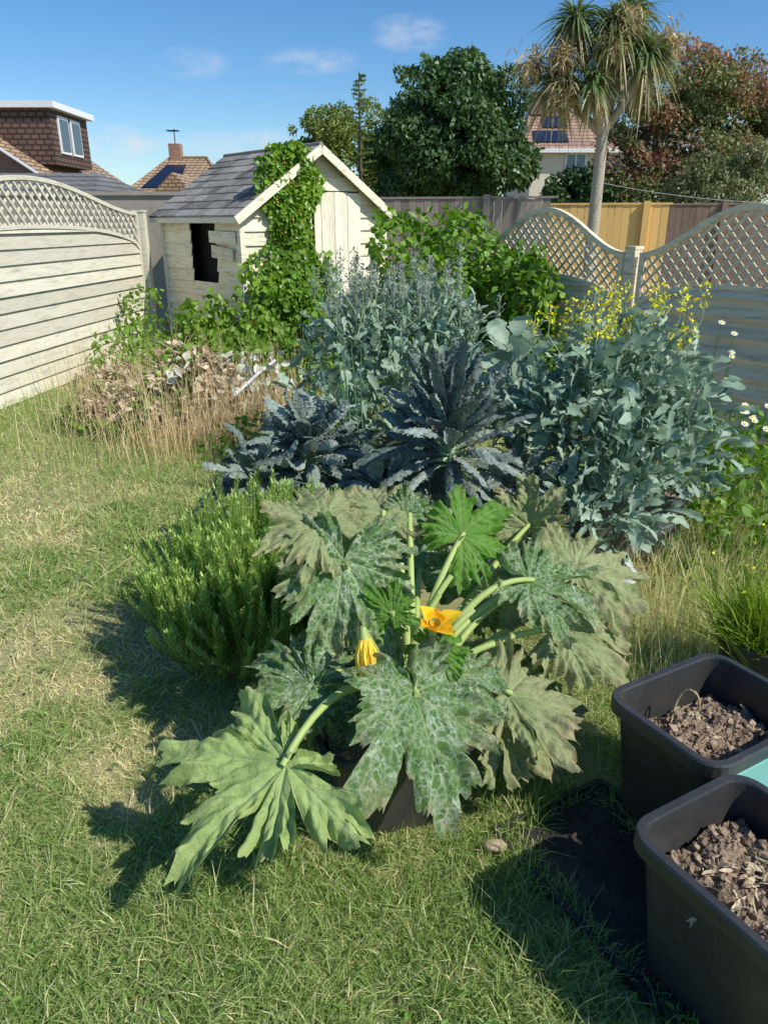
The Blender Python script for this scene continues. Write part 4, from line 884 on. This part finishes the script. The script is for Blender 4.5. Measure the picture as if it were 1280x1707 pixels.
def flower(c,ax,open_,L_,mat,lab):
    c=np.array(c,float);ax=nrm(ax);u_=nrm(np.cross(ax,[0.3,1,0]));v_=np.cross(ax,u_);mb=MB();k=5
    for ly in range(2 if not open_ else 1):
        a=np.linspace(0,6.283,k,endpoint=False)+ly*.6
        Dd=np.cos(a)[:,None]*u_+np.sin(a)[:,None]*v_
        if open_:
            mb.strips(c+Dd*.006,ax*.9+Dd*.7+R.normal(size=(k,3))*.15,ax*.8-Dd*.7,L_*(.8+.4*R.random(k)),L_*.66,.2,.45,R.random(k),ns=10,nw=6,bump=.08,prof=lambda q:(.3+.7*math.sin(math.pi*min(.5,q*.9))) if q<.55 else max(.04,1-((q-.55)/.46)**1.3))
        else:
            mb.strips(c+Dd*.014,ax+Dd*(.12-.05*ly),Dd,L_*(1-.1*ly),L_*.62,0,-.5,R.random(k),ns=10,nw=6,bump=.05,prof=lambda q:.35+.65*math.sin(math.pi*(.05+q*.8)) if q<.85 else .45-.35*(q-.85)/.15)
    f=build('flower',mb,mat,cg,smooth=True);f['label']=lab
    mb=MB();mb.tube([c-ax*.03,c,c+ax*.03],[.008,.013,.016],10,cap=False);mb.tube([CC+[0,0,.02],(CC+c)/2+np.array([0,-.02,.03]),c-ax*.03],[.007,.006,.006],8);build('flower_stalk',mb,m_stalk,cg,smooth=True)
flower((-.05,1.64,.61),(.12,-.3,-.8),False,.10,m_pet,'closed drooping yellow blossom')
flower((.13,1.70,.60),(.1,-.3,.9),True,.082,m_pet2,'open orange yellow blossom')
mb=MB()
for p,q in(((.06,1.78,.40),(.02,1.70,.50)),((.1,1.77,.42),(.11,1.69,.52)),((.03,1.8,.42),(-.01,1.74,.55))):
    mb.tube([p,(np.array(p)+np.array(q))/2,q],[.008,.012,.005],8)
build('bud',mb,M('bud_green',(.12,.22,.03),(.3,.4,.1),.4,10,.4),cg,smooth=True)
for i,(x,y,s_) in enumerate([(.30,1.53,.026)]):
    mb=MB();th=np.linspace(0,6.283,14,endpoint=False);rings=[]
    for ph in np.linspace(-1.4,1.4,8):
        rad=math.cos(ph)*s_*(1+.3*(vn(th*2,th*0+ph*2,i)-.5));rings.append(np.stack([x+np.cos(th)*rad*1.3,y+np.sin(th)*rad*.8,np.full(14,.02+s_*.5+math.sin(ph)*s_*.5)],1))
    mb.loft(rings,capend=True)
    build('stone',mb,m_dryleaf,smooth=True,loc=(x,y,0),label='small brown clod of earth on grass beside the pot',category='stone')
mb=MB();t=np.linspace(0,1,16);mb.tube(np.stack([3.2+2.6*t,12-3*t,2.15-.45*t*(1-t)-.35*t],1),.004,5)
build('washing_line',mb,m_wplast,smooth=True,label='thin sagging washing line running from the palm trunk',category='washing line')
